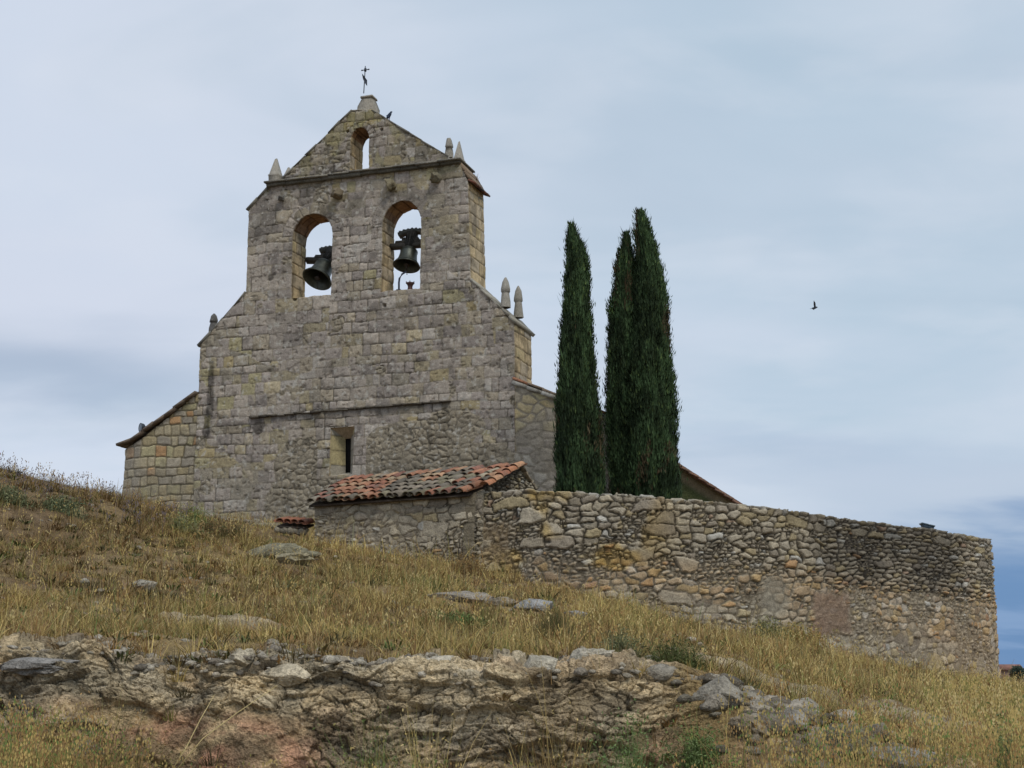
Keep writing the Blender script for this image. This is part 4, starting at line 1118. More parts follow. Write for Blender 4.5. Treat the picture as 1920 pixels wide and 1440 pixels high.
def hG(s, z): e, a, b = rub_layout(s, z, .19, .08, 511); return .05 * ss(e, 0, .02) + (b - .5) * .05 + .06 * (fbm(s * 2, z * 2, 513, 3) - .5)
def cG(s, z):
    e, a, b = rub_layout(s, z, .19, .08, 511); return rub_color(s, z, e, a, b, 0, np.full(s.shape, .95)) * .8
o = relief('gable_wall', poly, [], .022, hG, cG, .3, 0.0, M_rubble, shed, lambda s, z, d, e, a, b, n: np.tile([.2, .17, .12], (len(s), 1)), to_world=gw, side_seed=71, ragged=.04); sharpen(o)
mb = MB()
p0 = shed_pt(978, 874, 1.7); p1 = shed_pt(1004, 921, 2.6)
for k in range(5):
    c0 = p0 + (p1 - p0) * (k + .5) / 5; t = (p1 - p0) / 10; mb.box(c0 + gn * .25, t * 1.1, gn * .3, np.array([0, 0, .03]), np.array([.24, .19, .13]) * R.uniform(.7, 1.1), .01)
mb.build('rear_verge', M_tile, shed)
# body behind the front wall
mb = MB()
c0 = (shed_pt(600, 960, .5) + shed_pt(890, 950, 2.4)) / 2
pA, pB = sw(.05, 0., .45), sw(sfp(900, 924)[0], 0., .45)
for V in [[(.05, 1.5, .48), (sfp(902, 924)[0], 1.5, .48), (sfp(925, 924, 1.6)[0], 1.5, 1.6), (.05, 1.5, 1.75)]]:
    lowz = [1.5] * 4; hi_ = [EA[2] + .0, EB[2] + .0, EC[2] - .3, ED[2] - .15]
    bot = [sw(a, b, d) for a, b, d in V]; top_ = [b_ * np.array([1, 1, 0]) + np.array([0, 0, h_]) for b_, h_ in zip(bot, hi_)]
    mb.add(bot + top_, [(0, 1, 5, 4), (1, 2, 6, 5), (2, 3, 7, 6), (3, 0, 4, 7), (4, 5, 6, 7)], c=(.2, .17, .12))
mb.build('side_wall', M_rubble, shed)
# tiny tiled cover low at the foot of the façade
a = P(519, 981, 33.4); b = P(572, 985, 33.2)
cov = empty('tile_cover', tuple((a + b) / 2), 'low strip of red roof tiles half buried in grass left of the outbuilding', 'tiled cover')
dz_ = ND * .45 + np.array([0, 0, .13])
tile_roof('tile_row', a, b, b + dz_, a + dz_, 4, 1, lambda u, v, l: [(.36, .15, .09), (.30, .13, .085)][int(R.integers(2))], cov, .10)
mb = MB()
for k in range(7):
    t0 = (k + .5) / 7; V, Fc = rock_mesh(.11, (1.1, .8, .9), 900 + k, 2); mb.add(V + a + (b - a) * t0 - np.array([0, -.1, .14]), (), Fc, c=np.array([.28, .25, .19]) * R.uniform(.8, 1.1))
mb.build('stone_footing', M_rubble, cov)

# ------------------------------------------------------------------ enclosure wall
def catmull(pts, n):
    pts = np.array(pts, float); out_ = []
    q = np.vstack([2 * pts[0] - pts[1], pts, 2 * pts[-1] - pts[-2]])
    for i in range(1, len(q) - 2):
        for t in np.linspace(0, 1, n, endpoint=False):
            out_.append(.5 * ((2 * q[i]) + (-q[i - 1] + q[i + 1]) * t + (2 * q[i - 1] - 5 * q[i] + 4 * q[i + 1] - q[i + 2]) * t * t + (-q[i - 1] + 3 * q[i] - 3 * q[i + 1] + q[i + 2]) * t ** 3))
    out_.append(pts[-1]); return np.array(out_)
def build_wall():
    kn = [(880, 31.80, 924, 1075), (1040, 31.3, 924, 1110), (1250, 31.3, 938, 1152), (1400, 32.0, 950, 1190), (1560, 33.3, 970, 1225), (1700, 34.9, 991, 1252), (1800, 36.4, 1004, 1270), (1846, 37.5, 1011, 1280)]
    plan = [P(a, c, b) for a, b, c, d in kn]
    pl = [np.array([p[0], p[1], p[2]]) for p in plan]
    # sight-line at the rounded corner
    e_ = P(1866, 1140, 38.8); pl.append(np.array([e_[0] - .08, 38.9, plan[-1][2] + .02])); pl.append(np.array([e_[0] + .25, 41.0, plan[-1][2] + .1])); pl.append(np.array([e_[0] + .3, 46.0, plan[-1][2] + .3])); pl.append(np.array([e_[0] + .2, 54.0, plan[-1][2] + .5]))
    cv = catmull(pl, 60)
    seg = np.linalg.norm(np.diff(cv[:, :2], axis=0), axis=1); Ls = np.concatenate([[0], np.cumsum(seg)])
    step = .023; S = np.arange(0, Ls[-1], step); S = S[S < Ls[-1]]
    # coarser past the corner
    Lc = Ls[60 * 9]; S = np.concatenate([S[S < Lc], np.arange(Lc, Ls[-1], .08)])
    cx = np.interp(S, Ls, cv[:, 0]); cy = np.interp(S, Ls, cv[:, 1]); zt = np.interp(S, Ls, cv[:, 2])
    tx = np.gradient(cx, S); ty = np.gradient(cy, S); l_ = np.hypot(tx, ty); nx, ny = ty / l_, -tx / l_      # outward = towards the viewer
    zt = zt + .05 * (fbm(S * 2.2, S * 0, 601, 3) - .5) + .04 * (fbm(S * .5, S * 0, 602, 2) - .5)
    zlow = -2.0
    H_ = 6.2; nf = int(H_ / step); Mf = np.arange(nf + 1) * step       # distance below the top edge
    cap = np.linspace(.03, .6, 16)
    m_all = np.concatenate([-Mf[::-1], cap])
    SS, MM = np.meshgrid(S, m_all, indexing='ij')
    s = SS.ravel(); m = MM.ravel(); ztr = np.repeat(zt, len(m_all)); n_x = np.repeat(nx, len(m_all)); n_y = np.repeat(ny, len(m_all))
    X_ = np.repeat(cx, len(m_all)); Y_ = np.repeat(cy, len(m_all))
    z = ztr + np.minimum(m, 0)
    zc = z  # masonry coordinate
    mm = ztr + m
    # region parameters
    s15 = np.interp(1480, [k[0] for k in kn], [np.interp(i * 60, np.arange(len(Ls)), Ls) for i in range(len(kn))])
    flat = ss(s, s15 + .2, s15 + 2.2) * ss(-(ztr - z), -1.75 - .4 * (fbm(s, s * 0, 605) - .5), -1.45)
    eA, aA, bA = rub_layout(s, mm, .31, .148, 611)
    eB, aB, bB = rub_layout(s, mm, .33, .10, 631)
    eC, aC, bC = rub_layout(s, mm, .26, .155, 651)
    fB = flat > .5 + (fbm(s * 2, mm * 2, 606, 2) - .5) * .6
    rightlow = (ss(s, s15, s15 + 1.) * ss(ztr - z, 1.3, 1.9)) > .5 + (fbm(s * 2, mm * 2, 607, 2) - .5) * .6
    e = np.where(fB, eB, np.where(rightlow, eC, eA)); a = np.where(fB, aB, np.where(rightlow, aC, aA)); b = np.where(fB, bB, np.where(rightlow, bC, bA))
    dry = np.clip(.5 + .5 * ss(-(ztr - z), -2.0, -.9) + .3 * (fbm(s * .8, mm * .8, 608, 2) - .5), 0, 1); dry = np.where(fB, 1., dry); dry = np.where(rightlow, .38, dry)
    lowb = ss(ztr - z, 1.9, 2.7)
    dry = dry * (1 - .45 * lowb)
    h = (.02 + .045 * dry) * ss(e, 0, .03) + (b - .45) * .055 * ss(e, 0, .03) + .09 * (fbm(s * .6, mm * .6, 609, 3) - .5) + .022 * (fbm(s * 8, mm * 8, 610, 3) - .5)
    # colour
    c = rub_color(s, mm, e, a, b, 0, dry)
    blk = (ss(s, s15 + .1, s15 + 1.4) * (1 - ss(s, s15 + 5.6, s15 + 6.6)) * ss(-(ztr - z), -1.75, -1.0) * (.45 + .55 * ss(fbm(s * .9, mm * .9, 621, 3), .34, .52)))
    blk = np.maximum(blk, .7 * ss(-(ztr - z), -.30, -.08) * ss(s, s15 - 1.5, s15) * ss(fbm(s * 1.1, mm, 622, 3), .3, .5))
    c = c * (1 - .55 * blk[:, None]) * np.array([1, 1, 1.]) + np.array([.03, .028, .028]) * .35 * blk[:, None]
    org_ = ss(ztr - z, 1.1, 1.6) * (1 - ss(ztr - z, 2.2, 2.9)) * ss(fbm(s * .5, mm * .9, 623, 3), .44, .6)
    c = c + (c * np.array([1.10, .94, .78]) - c) * (org_ * ss(e, .01, .03))[:, None]
    oc = (aA > .86) & (org_ > .3); c = np.where((oc & (b > .6))[:, None] & (ss(e, .01, .03) > .5)[:, None], np.array([.42, .27, .14]) * (.8 + .4 * b[:, None]), c)
    yl = ss(s, 0, 1) * (1 - ss(s, 3.5, 5)) * ss(fbm(s * 1.2, mm * 1.2, 624, 3), .45, .6); c = c + (c * np.array([1.15, .98, .6]) - c) * yl[:, None]
    pk = ss(s, s15 + 3, s15 + 6)[:, None] * lowb[:, None]; c = c + (c * np.array([1.12, 1.0, .9]) - c) * pk * .7
    # bare render patches
    for (pp_, w_, h_, cc, am) in ((1548, .62, .5, (.25, .175, .125), .85), (1445, .42, .42, (.30, .27, .21), .7), (890, .9, .5, (.26, .19, .11), .55)):
        sp_ = np.interp(pp_, [k[0] for k in kn], [np.interp(i * 60, np.arange(len(Ls)), Ls) for i in range(len(kn))]); zz = P(pp_, {1548: 1150, 1445: 1120, 890: 1020}[pp_], np.interp(pp_, [k[0] for k in kn], [k[1] for k in kn]))[2]
        d_ = np.maximum(np.abs(s - sp_) / w_, np.abs(z - zz) / h_) + (fbm(s * 3, mm * 3, 625, 3) - .5) * .7
        w = ss(-d_, -1.15, -.7); h = h * (1 - .8 * w * am) + .02 * w; c = c * (1 - am * w[:, None]) + np.array(cc) * am * w[:, None]
    top = ss(m, -.03, .05)[:, None]; c = c * (1 - top * .6) + np.array([.30, .28, .23]) * top * .6
    bat = .02 * (ztr - z)
    back = np.maximum(m, 0)
    X2 = X_ + n_x * (h * (m <= 0.02) + bat - back); Y2 = Y_ + n_y * (h * (m <= .02) + bat - back)
    rnd = np.where(m > 0, h * .9 - .02 + .05 * (fbm(s * 3, m * 3, 626, 2) - .5), h * .4 * ss(m, -.12, 0))
    Z2 = z + rnd * ss(-(back), -.62, -.5)
    nm = len(m_all); na = len(S)
    i = np.arange(na - 1)[:, None] * nm; j = np.arange(nm - 1)[None, :]; q = (i + j).ravel()
    V = np.c_[X2, Y2, Z2]; FF = np.c_[q, q + nm, q + nm + 1, q + 1]
    # back skirt
    last = np.arange(na) * nm + nm - 1; sk = V[last].copy(); sk[:, 2] -= 3.0; n0 = len(V); V = np.concatenate([V, sk]); c = np.concatenate([c, c[last]])
    k = np.arange(na - 1); FF = np.concatenate([FF, np.c_[last[k], last[k + 1], n0 + k + 1, n0 + k]])
    o = mk('enclosure_wall', V, FF, M_rubble, None, c, smooth=True)
    tag(o, 'long rubble stone enclosure wall running right from the outbuilding and rounding its end', 'stone wall')
    # terrace behind the wall
    ins = np.c_[cx - nx * .5, cy - ny * .5, zt - .45][::40]
    m2 = MB(); far = []
    for p in ins:
        far.append(np.array([min(p[0], 14.0) - .0, 56.0, 3.4]) if p[1] < 40 else np.array([p[0] - 6, p[1] + 2, p[2]]))
    V = [];
    nn_ = len(ins); rows_ = 10
    for a_, b_ in zip(ins, far):
        for t in np.linspace(0, 1, rows_): V.append(a_ * (1 - t) + b_ * t)
    Fq = [(i_ * rows_ + j_, (i_ + 1) * rows_ + j_, (i_ + 1) * rows_ + j_ + 1, i_ * rows_ + j_ + 1) for i_ in range(nn_ - 1) for j_ in range(rows_ - 1)]
    o = mk('terrace_ground', V, Fq, M_earth, None, np.tile([.19, .15, .085], (len(V), 1)), smooth=True)
    tag(o, 'level ground of dry grass held up behind the enclosure wall', 'terrace', kind='structure')
    return zt
build_wall()

# ------------------------------------------------------------------ cypresses
def cypress(prof, Yc, label, seed, n_sprays):
    """prof: (py, px_left, px_right) rows from base to tip"""
    rg = np.random.default_rng(seed)
    rows = []
    for py, l, r in prof:
        a = P(l, py, Yc); b = P(r, py, Yc); rows.append(((a[0] + b[0]) / 2, (b[0] - a[0]) / 2, a[2]))
    rows = np.array(rows); zz = rows[:, 2]
    zb_ = zz[0] - 1.1; zt_ = zz[-1]
    fx = lambda z: np.interp(z, zz, rows[:, 0]); fr = lambda z: np.interp(z, zz, rows[:, 1]) * (1.0 - .20 * ss((z - zz[0]) / (zz[-1] - zz[0]), .35, 1.0))
    t = empty('cypress', (float(fx(zb_)), Yc, float(zb_)), label, 'tree', 'cypresses behind the wall')
    mb = MB(); mb.tube([(fx(zb_), Yc, zb_ - .2), (fx(zb_), Yc, zb_ + .6), (fx(zt_), Yc, zb_ + (zt_ - zb_) * .6), (fx(zt_), Yc, zt_ - .5)], [.16, .13, .07, .02], (.16, .11, .08), 10)
    mb.build('trunk', M_wood, t)
    # solid core
    na, nz = 48, 150; V = []; C = []
    Zs = np.linspace(zb_ + .25, zt_ - .15, nz)
    def bump_(th, z):
        cl = fbm(th * 3.2 + seed, z * 1.1 + seed, seed, 3); return 1 + .46 * (cl - .5) + .30 * (fbm(th * 7, z * 2.4, seed + 4, 2) - .5)
    thg = np.linspace(0, 2 * np.pi, na, endpoint=False)
    for z in Zs:
        rr = fr(z) * .74 * bump_(np.cos(thg) * 1.5 + 3, np.full(na, z) + np.sin(thg) * 1.5)
        for k in range(na): V.append((fx(z) + rr[k] * math.cos(thg[k]), Yc + rr[k] * math.sin(thg[k]), z))
    V = np.array(V); Fq = np.array([(i * na + k, i * na + (k + 1) % na, (i + 1) * na + (k + 1) % na, (i + 1) * na + k) for i in range(nz - 1) for k in range(na)])
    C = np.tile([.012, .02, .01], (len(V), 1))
    # sprays: small upright fans of scale leaves
    n = n_sprays
    z = zb_ + .2 + (zt_ - zb_ - .15) * rg.random(n) ** 1.0
    wgt = fr(z) / rows[:, 1].max(); keep = rg.random(n) < np.clip(wgt * 1.1 + .08, 0, 1); z = z[keep]; n = len(z)
    th = rg.uniform(0, 2 * np.pi, n)
    bb = bump_(np.cos(th) * 1.5 + 3, z + np.sin(th) * 1.5)
    tuft = ss(fbm(th * 4 + 7, z * 3.3, seed + 14, 2), .58, .72)
    rr = fr(z) * bb * rg.uniform(.70, .90, n) + rg.exponential(.02, n) + tuft * rg.uniform(.0, .12, n)
    c0 = np.c_[fx(z) + rr * np.cos(th), Yc + rr * np.sin(th), z]
    outd = np.c_[np.cos(th), np.sin(th), np.zeros(n)]
    lean = rg.uniform(.02, .55, n); ax = outd * lean[:, None] + np.array([0, 0, 1.]) + rg.normal(0, .14, (n, 3)); ax /= np.linalg.norm(ax, axis=1, keepdims=True)
    tn = np.c_[-np.sin(th), np.cos(th), np.zeros(n)] + rg.normal(0, .5, (n, 3)); tn -= ax * (tn * ax).sum(1)[:, None]; tn /= np.linalg.norm(tn, axis=1, keepdims=True)
    Ln = rg.uniform(.06, .15, n); Wd = rg.uniform(.008, .019, n)
    tipf = rg.random(n) < .03; Ln = np.where(tipf, Ln * 2.6, Ln); Wd = np.where(tipf, Wd * 1.5, Wd); lump = ss(fbm(th * 2.2 + 11, z * 1.9, seed + 24, 2), .60, .72) * rg.uniform(0, .09, n); c0 = c0 + outd * lump[:, None]
    pts = [c0 - ax * Ln[:, None] * .4, c0 + tn * Wd[:, None] - ax * 0, c0 + ax * Ln[:, None] * .75, c0 - tn * Wd[:, None]]
    n0 = len(V); Vs = np.stack(pts, 1).reshape(-1, 3); Fs = n0 + np.arange(n)[:, None] * 4 + np.arange(4)[None, :]
    cl = fbm(th * 2.5, z * 1.6, seed + 9, 3)
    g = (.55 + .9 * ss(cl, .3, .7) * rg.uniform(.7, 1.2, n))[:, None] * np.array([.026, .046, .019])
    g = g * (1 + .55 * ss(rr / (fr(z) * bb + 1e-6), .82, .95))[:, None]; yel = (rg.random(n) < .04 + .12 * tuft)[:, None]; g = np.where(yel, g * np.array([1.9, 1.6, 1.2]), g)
    dead = (ss(fbm(th * 1.6 + 20, z * .9, seed + 19, 3), .62, .70) * .5 > rg.random(n))[:, None]; g = np.where(dead, np.array([.085, .065, .035]), g)
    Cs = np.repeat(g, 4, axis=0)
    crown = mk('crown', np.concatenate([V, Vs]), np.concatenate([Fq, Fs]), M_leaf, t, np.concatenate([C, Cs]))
    return t
cypress([(930, 1040, 1133), (850, 1042, 1129), (780, 1043, 1125), (720, 1046, 1121), (650, 1048, 1115), (600, 1052, 1112), (550, 1056, 1110), (490, 1060, 1104), (462, 1062, 1097), (444, 1063, 1084), (424, 1069, 1076)], 35.9,
        'slender dark green cypress standing alone, nearest the church', 21, 78000)
cypress([(935, 1147, 1215), (870, 1143, 1215), (780, 1133, 1212), (700, 1134, 1210), (620, 1137, 1205), (570, 1142, 1202), (520, 1150, 1196), (480, 1158, 1188), (460, 1166, 1183), (440, 1171, 1178)], 36.9,
        'shorter cypress crown joined to the left side of the tallest cypress', 22, 62000)
cypress([(940, 1168, 1279), (870, 1166, 1276), (780, 1166, 1267), (700, 1170, 1260), (620, 1178, 1258), (560, 1184, 1252), (500, 1189, 1242), (450, 1191, 1228), (425, 1192, 1216), (398, 1194, 1205)], 36.6,
        'tallest and widest dark cypress, rightmost of the trees behind the wall', 23, 100000)

# ------------------------------------------------------------------ floodlights and birds
o_ = fw(*fp(266, 802, 1.0), 1.0)
fl = empty('floodlight', tuple(o_), 'round dark floodlight mounted on the left aisle roof', 'floodlight', None)
fwd = (-U * .5 + ND * -.75); fwd /= np.linalg.norm(fwd); rt = np.cross(fwd, [0, 0, 1.]); rt /= np.linalg.norm(rt); upp = np.cross(rt, fwd)
mb = MB(); mb.lathe([(.0, -.11), (.07, -.10), (.125, -.05), (.14, .03), (.145, .05), (.13, .055)], arm4(o_, rt, upp, fwd), (.04, .05, .06), 24); mb.build('housing', M_iron, fl, True)
mb = MB(); mb.lathe([(.132, .045), (.07, .052), (.0, .055)], arm4(o_, rt, upp, fwd), (.07, .10, .13), 24); mb.build('lens', M_glass, fl, True)
mb = MB(); mb.tube([o_ + rt * .15, o_ + rt * .15 - np.array([0, 0, .15]), o_ - np.array([0, 0, .2]), o_ - rt * .15 - np.array([0, 0, .15]), o_ - rt * .15], .015, (.04, .04, .045), 6)
mb.tube([o_ - np.array([0, 0, .18]), o_ - np.array([0, 0, .42])], .02, (.04, .04, .045), 6); mb.build('bracket', M_iron, fl)
o_ = P(1739, 991, 36.3)
fl = empty('floodlight', tuple(o_), 'small blue-grey box floodlight standing on top of the enclosure wall', 'floodlight', None)
mb = MB(); k_ = 1 / F * 36.3
x_, y_, z_ = np.array([1, 0, 0.]), np.array([0, 1, 0.]), np.array([0, 0, 1.])
V = [o_ + x_ * a * k_ + z_ * b * k_ + y_ * c for c in (-.13, .13) for a, b in ((-11, 9), (11, 3), (8, -3), (-6, -4))]
mb.add(V, [(0, 3, 2, 1), (4, 5, 6, 7), (0, 1, 5, 4), (1, 2, 6, 5), (2, 3, 7, 6), (3, 0, 4, 7)], c=(.07, .10, .13)); mb.build('housing', M_iron, fl)
mb = MB(); V = [o_ + x_ * a * k_ + z_ * b * k_ + y_ * c for c in (-.15, .15) for a, b in ((-12.5, 10.5), (12, 4.5), (11.5, 2.6), (-11.5, 8))]
mb.add(V, [(0, 3, 2, 1), (4, 5, 6, 7), (0, 1, 5, 4), (1, 2, 6, 5), (2, 3, 7, 6), (3, 0, 4, 7)], c=(.12, .16, .19)); mb.build('visor', M_glass, fl)
mb = MB()
for s_ in (-1, 1): mb.tube([o_ + y_ * .15 * s_ + x_ * .02, o_ + y_ * .15 * s_ + x_ * .03 - z_ * .16], .014, (.05, .06, .08), 6)
mb.box(o_ - z_ * .14 + x_ * .03, x_ * .08, y_ * .16, z_ * .012, (.05, .06, .08)); mb.build('bracket', M_iron, fl)

def skin_body(name, pts, radii, edges, matx, parent, col, sub=2):
    me = bpy.data.meshes.new(name); org = ORG[parent.name] if parent is not None else np.zeros(3)
    me.from_pydata([tuple(np.array(p) - org) for p in pts], edges, []); o = bpy.data.objects.new(name, me); COL.objects.link(o)
    md = o.modifiers.new('skin', 'SKIN'); 
    for i, sv in enumerate(me.skin_vertices[0].data): sv.radius = (radii[i], radii[i]); sv.use_root = (i == 0)
    sb = o.modifiers.new('sub', 'SUBSURF'); sb.levels = sub; sb.render_levels = sub
    dg = bpy.context.evaluated_depsgraph_get(); ev = o.evaluated_get(dg); m2 = bpy.data.meshes.new_from_object(ev)
    V = np.array([tuple(v.co) for v in m2.vertices]) + org
    F3 = []; F4 = []
    for p in m2.polygons:
        v = list(p.vertices)
        if len(v) == 4: F4.append(v)
        else:
            for k in range(1, len(v) - 1): F3.append((v[0], v[k], v[k + 1]))
    bpy.data.objects.remove(o); return mk(name, V, F4 or None, matx, parent, np.tile(col, (len(V), 1)), F3 or None, True)
M_feather = mat('feather', n_scale=20, n_amt=.3, fine=80, fine_amt=.2, bump=.002, rough=.8)
# flying bird: body, two wings, fanned tail
bo = P(1527, 577, 30.0); kk = 30.0 / F
def bp(dx, dy, dz=0.0): return bo + np.array([dx * kk, dz, -dy * kk])
fb = skin_body('flying_bird', [bp(-1, .5), bp(2, -.4), bp(4.2, -1.0), bp(6.4, -1.1), bp(-2.5, 1.8)], [.028, .03, .018, .006, .018], [(0, 1), (1, 2), (2, 3), (0, 4)], M_feather, None, (.06, .07, .09))
tag(fb, 'small dark bird in flight against the open sky', 'bird'); ORG[fb.name] = np.zeros(3)
def wing(pts3, name, par):
    mb = MB(); n = len(pts3); up_ = np.array([0, -.01, .004]); V = [p for p in pts3] + [p + up_ for p in pts3]
    mb.add(V, [(i, (i + 1) % n, n + (i + 1) % n, n + i) for i in range(n)], [(0, i, i + 1) for i in range(1, n - 1)] + [(n, n + i + 1, n + i) for i in range(1, n - 1)], (.08, .09, .105)); return mb.build(name, M_feather, par)
wing([bp(-1, 0, -.02), bp(2.2, -1, -.02), bp(0, -6, -.12), bp(-4.6, -9.5, -.2), bp(-4.4, -6, -.16), bp(-2.8, -3, -.08)], 'wing', fb)
wing([bp(0, 0, .02), bp(2.6, -1, .03), bp(1.2, -3.5, .2), bp(-2.2, -5.5, .34), bp(-2.2, -3.5, .25)], 'wing', fb)
wing([bp(-1.2, 1), bp(-4.9, 1.6, .02), bp(-4.6, 2.6), bp(-2.2, 4.2, -.02), bp(-.4, 2.2)], 'tail', fb)
# pigeon perched on the gable coping
q0 = fp(730, 221, .4); pb = fw(q0[0], q0[1], .4)
def pp_(a, b): return pb + U * a + np.array([0, 0, b])
pg = skin_body('perched_bird', [pp_(-.01, .07), pp_(-.07, .0), pp_(-.12, -.05), pp_(.03, .13), pp_(.055, .18), pp_(.10, .175)], [.055, .035, .015, .04, .032, .008], [(0, 1), (1, 2), (0, 3), (3, 4), (4, 5)], M_feather, None, (.035, .05, .085))
tag(pg, 'dark blue-grey pigeon perched on the right slope of the pediment', 'bird')
mb = MB()
for s_ in (-1, 1): mb.tube([pp_(0, .05) + ND * .02 * s_, pp_(0, -.06) + ND * .02 * s_], .006, (.2, .08, .06), 5)
mb.build('leg', M_feather, pg)

# ------------------------------------------------------------------ loose stones
CLEAR = []
def stone(px, py, Y, r, scale, seed, label, col=(.34, .31, .25), cat='rock', group='limestone rocks on the hillside', sink=.3, name='limestone_rock'):
    p = P(px, py, Y); g = float(ground(np.array([p[0]]), np.array([p[1]]))[0])
    V, Fc = rock_mesh(r, scale, seed, 5, .5)
    a = random.random() * 6; Rz = np.array([[math.cos(a), -math.sin(a), 0], [math.sin(a), math.cos(a), 0], [0, 0, 1]]); V = V @ Rz.T if abs(scale[0] - scale[1]) < .3 else V
    c = np.tile(col, (len(V), 1)) * (.7 + .6 * fbm(V[:, 0] * 6 / r * .3, V[:, 2] * 6 / r * .3 + V[:, 1], seed)[:, None])
    loc = np.array([p[0], p[1], g + r * scale[2] * (1 - 2 * sink) * .6 + (.05 if Y > 18 else 0)])
    CLEAR.append((p[0], p[1], r * scale[0] * 1.2))
    o = mk(name, V, None, M_rock, None, c, F3=Fc, smooth=True); o.location = loc; ORG[o.name] = loc
    return tag(o, label, cat, group)
stone(265, 1096, 21.5, .19, (1.25, .8, .6), 1, 'single pale rounded stone lying in dry grass on the left slope', sink=.48)
stone(510, 1030, 27.5, .42, (1.7, .8, .62), 2, 'mossy grey rock outcrop below the tiled cover, left part', (.24, .22, .15), sink=.48)
stone(550, 1038, 27, .30, (1.2, .8, .6), 3, 'low tan stone at the right end of the mossy outcrop', (.33, .29, .19), sink=.48)
stone(870, 1092, 24.5, .26, (2.1, .8, .5), 4, 'low row of weathered stone slabs in grass below the wall, left piece', (.28, .25, .21), sink=.48)
stone(940, 1102, 24.0, .2, (1.4, .8, .6), 5, 'middle stone of the three in a row below the wall', (.28, .24, .18), sink=.48)
stone(998, 1112, 23.7, .26, (1.5, .9, .62), 6, 'large blue-grey rock ending the row of stones below the wall', (.29, .29, .285), sink=.48)
stone(1080, 1116, 24, .13, (1.6, .8, .5), 7, 'small pale flat stone alone right of the blue-grey rock', (.33, .325, .31), sink=.48)
stone(1345, 1348, 13.3, .21, (1.2, .9, .85), 8, 'grey boulder leftmost among the dark rocks on the lower right bank', (.27, .245, .20), sink=.5)
stone(1410, 1362, 13.0, .18, (1.0, .9, .9), 9, 'brown pitted boulder between two grey boulders on the lower right bank', (.25, .20, .14), sink=.5)
stone(1480, 1350, 13.2, .20, (1.1, 1., .85), 10, 'tall fissured grey boulder in the middle of the lower right rocks', (.27, .245, .205), sink=.5)
stone(1532, 1388, 12.8, .22, (1.2, 1., .8), 11, 'dark jagged boulder below the fissured one on the lower right bank', (.22, .19, .14), sink=.5)
stone(1604, 1402, 12.7, .20, (1.5, .9, .7), 12, 'low olive-grey rock to the right of the jagged boulder', (.24, .225, .17), sink=.1)
stone(1700, 1420, 12.5, .20, (1.6, .9, .6), 13, 'flat grey rock furthest right at the bottom of the bank', (.26, .24, .21), sink=.1)
stone(1010, 1290, 13.6, .17, (1.3, .8, .8), 14, 'grey limestone block with dark hollow beneath at the bank edge', (.42, .38, .30), sink=.35)
stone(1110, 1285, 13.7, .17, (1.5, .8, .6), 15, 'wide grey limestone block near the right end of the ledge', (.44, .40, .32), sink=.35)
stone(820, 1252, 14.0, .15, (1.8, .8, .45), 16, 'flat pale slab capping the middle of the ledge', (.50, .45, .36), sink=.4)
stone(540, 1262, 13.8, .14, (1.4, .8, .7), 17, 'pale yellowish block jutting from the ledge above red earth', (.50, .43, .31), sink=.4)
stone(455, 1262, 13.8, .11, (1.2, .8, .8), 18, 'smaller pale block beside the yellowish block on the ledge', (.50, .44, .33), sink=.4)
stone(60, 1245, 13.7, .22, (1.7, .8, .5), 19, 'long grey limestone slab at the left end of the ledge', (.27, .255, .235), sink=.15)
stone(170, 1275, 13.5, .15, (1.2, .8, .8), 20, 'dark grey stone beneath the long slab at the left of the ledge', (.20, .19, .17), sink=.15)
def rubble(name, n, fn, rr, cols, label, cat):
    mb = MB(); temp = [rock_mesh(1.0, (1.2, .9, .6), 700 + k, 2, .45) for k in range(8)]
    for i in range(n):
        x, y = fn(); g = float(ground(np.array([x]), np.array([y]))[0]); V, Fc = temp[i % 8]; r = R.uniform(*rr) * (1 if R.random() < .85 else 1.8)
        a = R.uniform(0, 6.28); Rz = np.array([[math.cos(a), -math.sin(a), 0], [math.sin(a), math.cos(a), 0], [0, 0, 1]])
        mb.add(V @ Rz.T * r + np.array([x, y, g + r * .15]), (), Fc, c=np.array(cols[int(R.integers(len(cols)))]) * R.uniform(.75, 1.2))
    o = mb.build(name, M_rock, None, True); return tag(o, label, cat, kind='stuff')
def f_ledge():
    x = R.uniform(-5.6, 4.5); return x, float(bankY(np.array([x]))[0]) + R.uniform(-.12, .9) ** 1
rubble('rubble', 900, f_ledge, (.012, .05), [(.36, .32, .25), (.30, .26, .20), (.42, .38, .31), (.22, .19, .15)], 'small limestone rubble strewn along the ledge', 'rubble')
def f_slope():
    while True:
        y = R.uniform(15, 31); x = R.uniform(-.36, .36) * y
        return x, y
rubble('gravel', 420, f_slope, (.015, .05), [(.36, .32, .25), (.28, .24, .19), (.42, .38, .31)], 'scattered small stones in the dry grass', 'gravel')
def f_right():
    px = R.normal(1440, 90); Yq = 13.25 - .0035 * (px - 1440) * .5 + R.normal(0, .28); p = P(px, 1360, Yq); return p[0], p[1]
rubble('jagged_rubble', 150, f_right, (.03, .11), [(.22, .195, .15), (.28, .25, .20), (.17, .145, .11), (.34, .30, .24)], 'jagged dark limestone pieces among the boulders of the lower right bank', 'rubble')
def f_foot():
    px = R.uniform(330, 520); p = P(px, 970, 36.0 + R.uniform(-.6, .5)); return p[0], p[1]
rubble('loose_rubble', 160, f_foot, (.05, .13), [(.26, .235, .18), (.20, .18, .14), (.31, .28, .22)], 'loose rubble heaped against the foot of the facade', 'rubble')

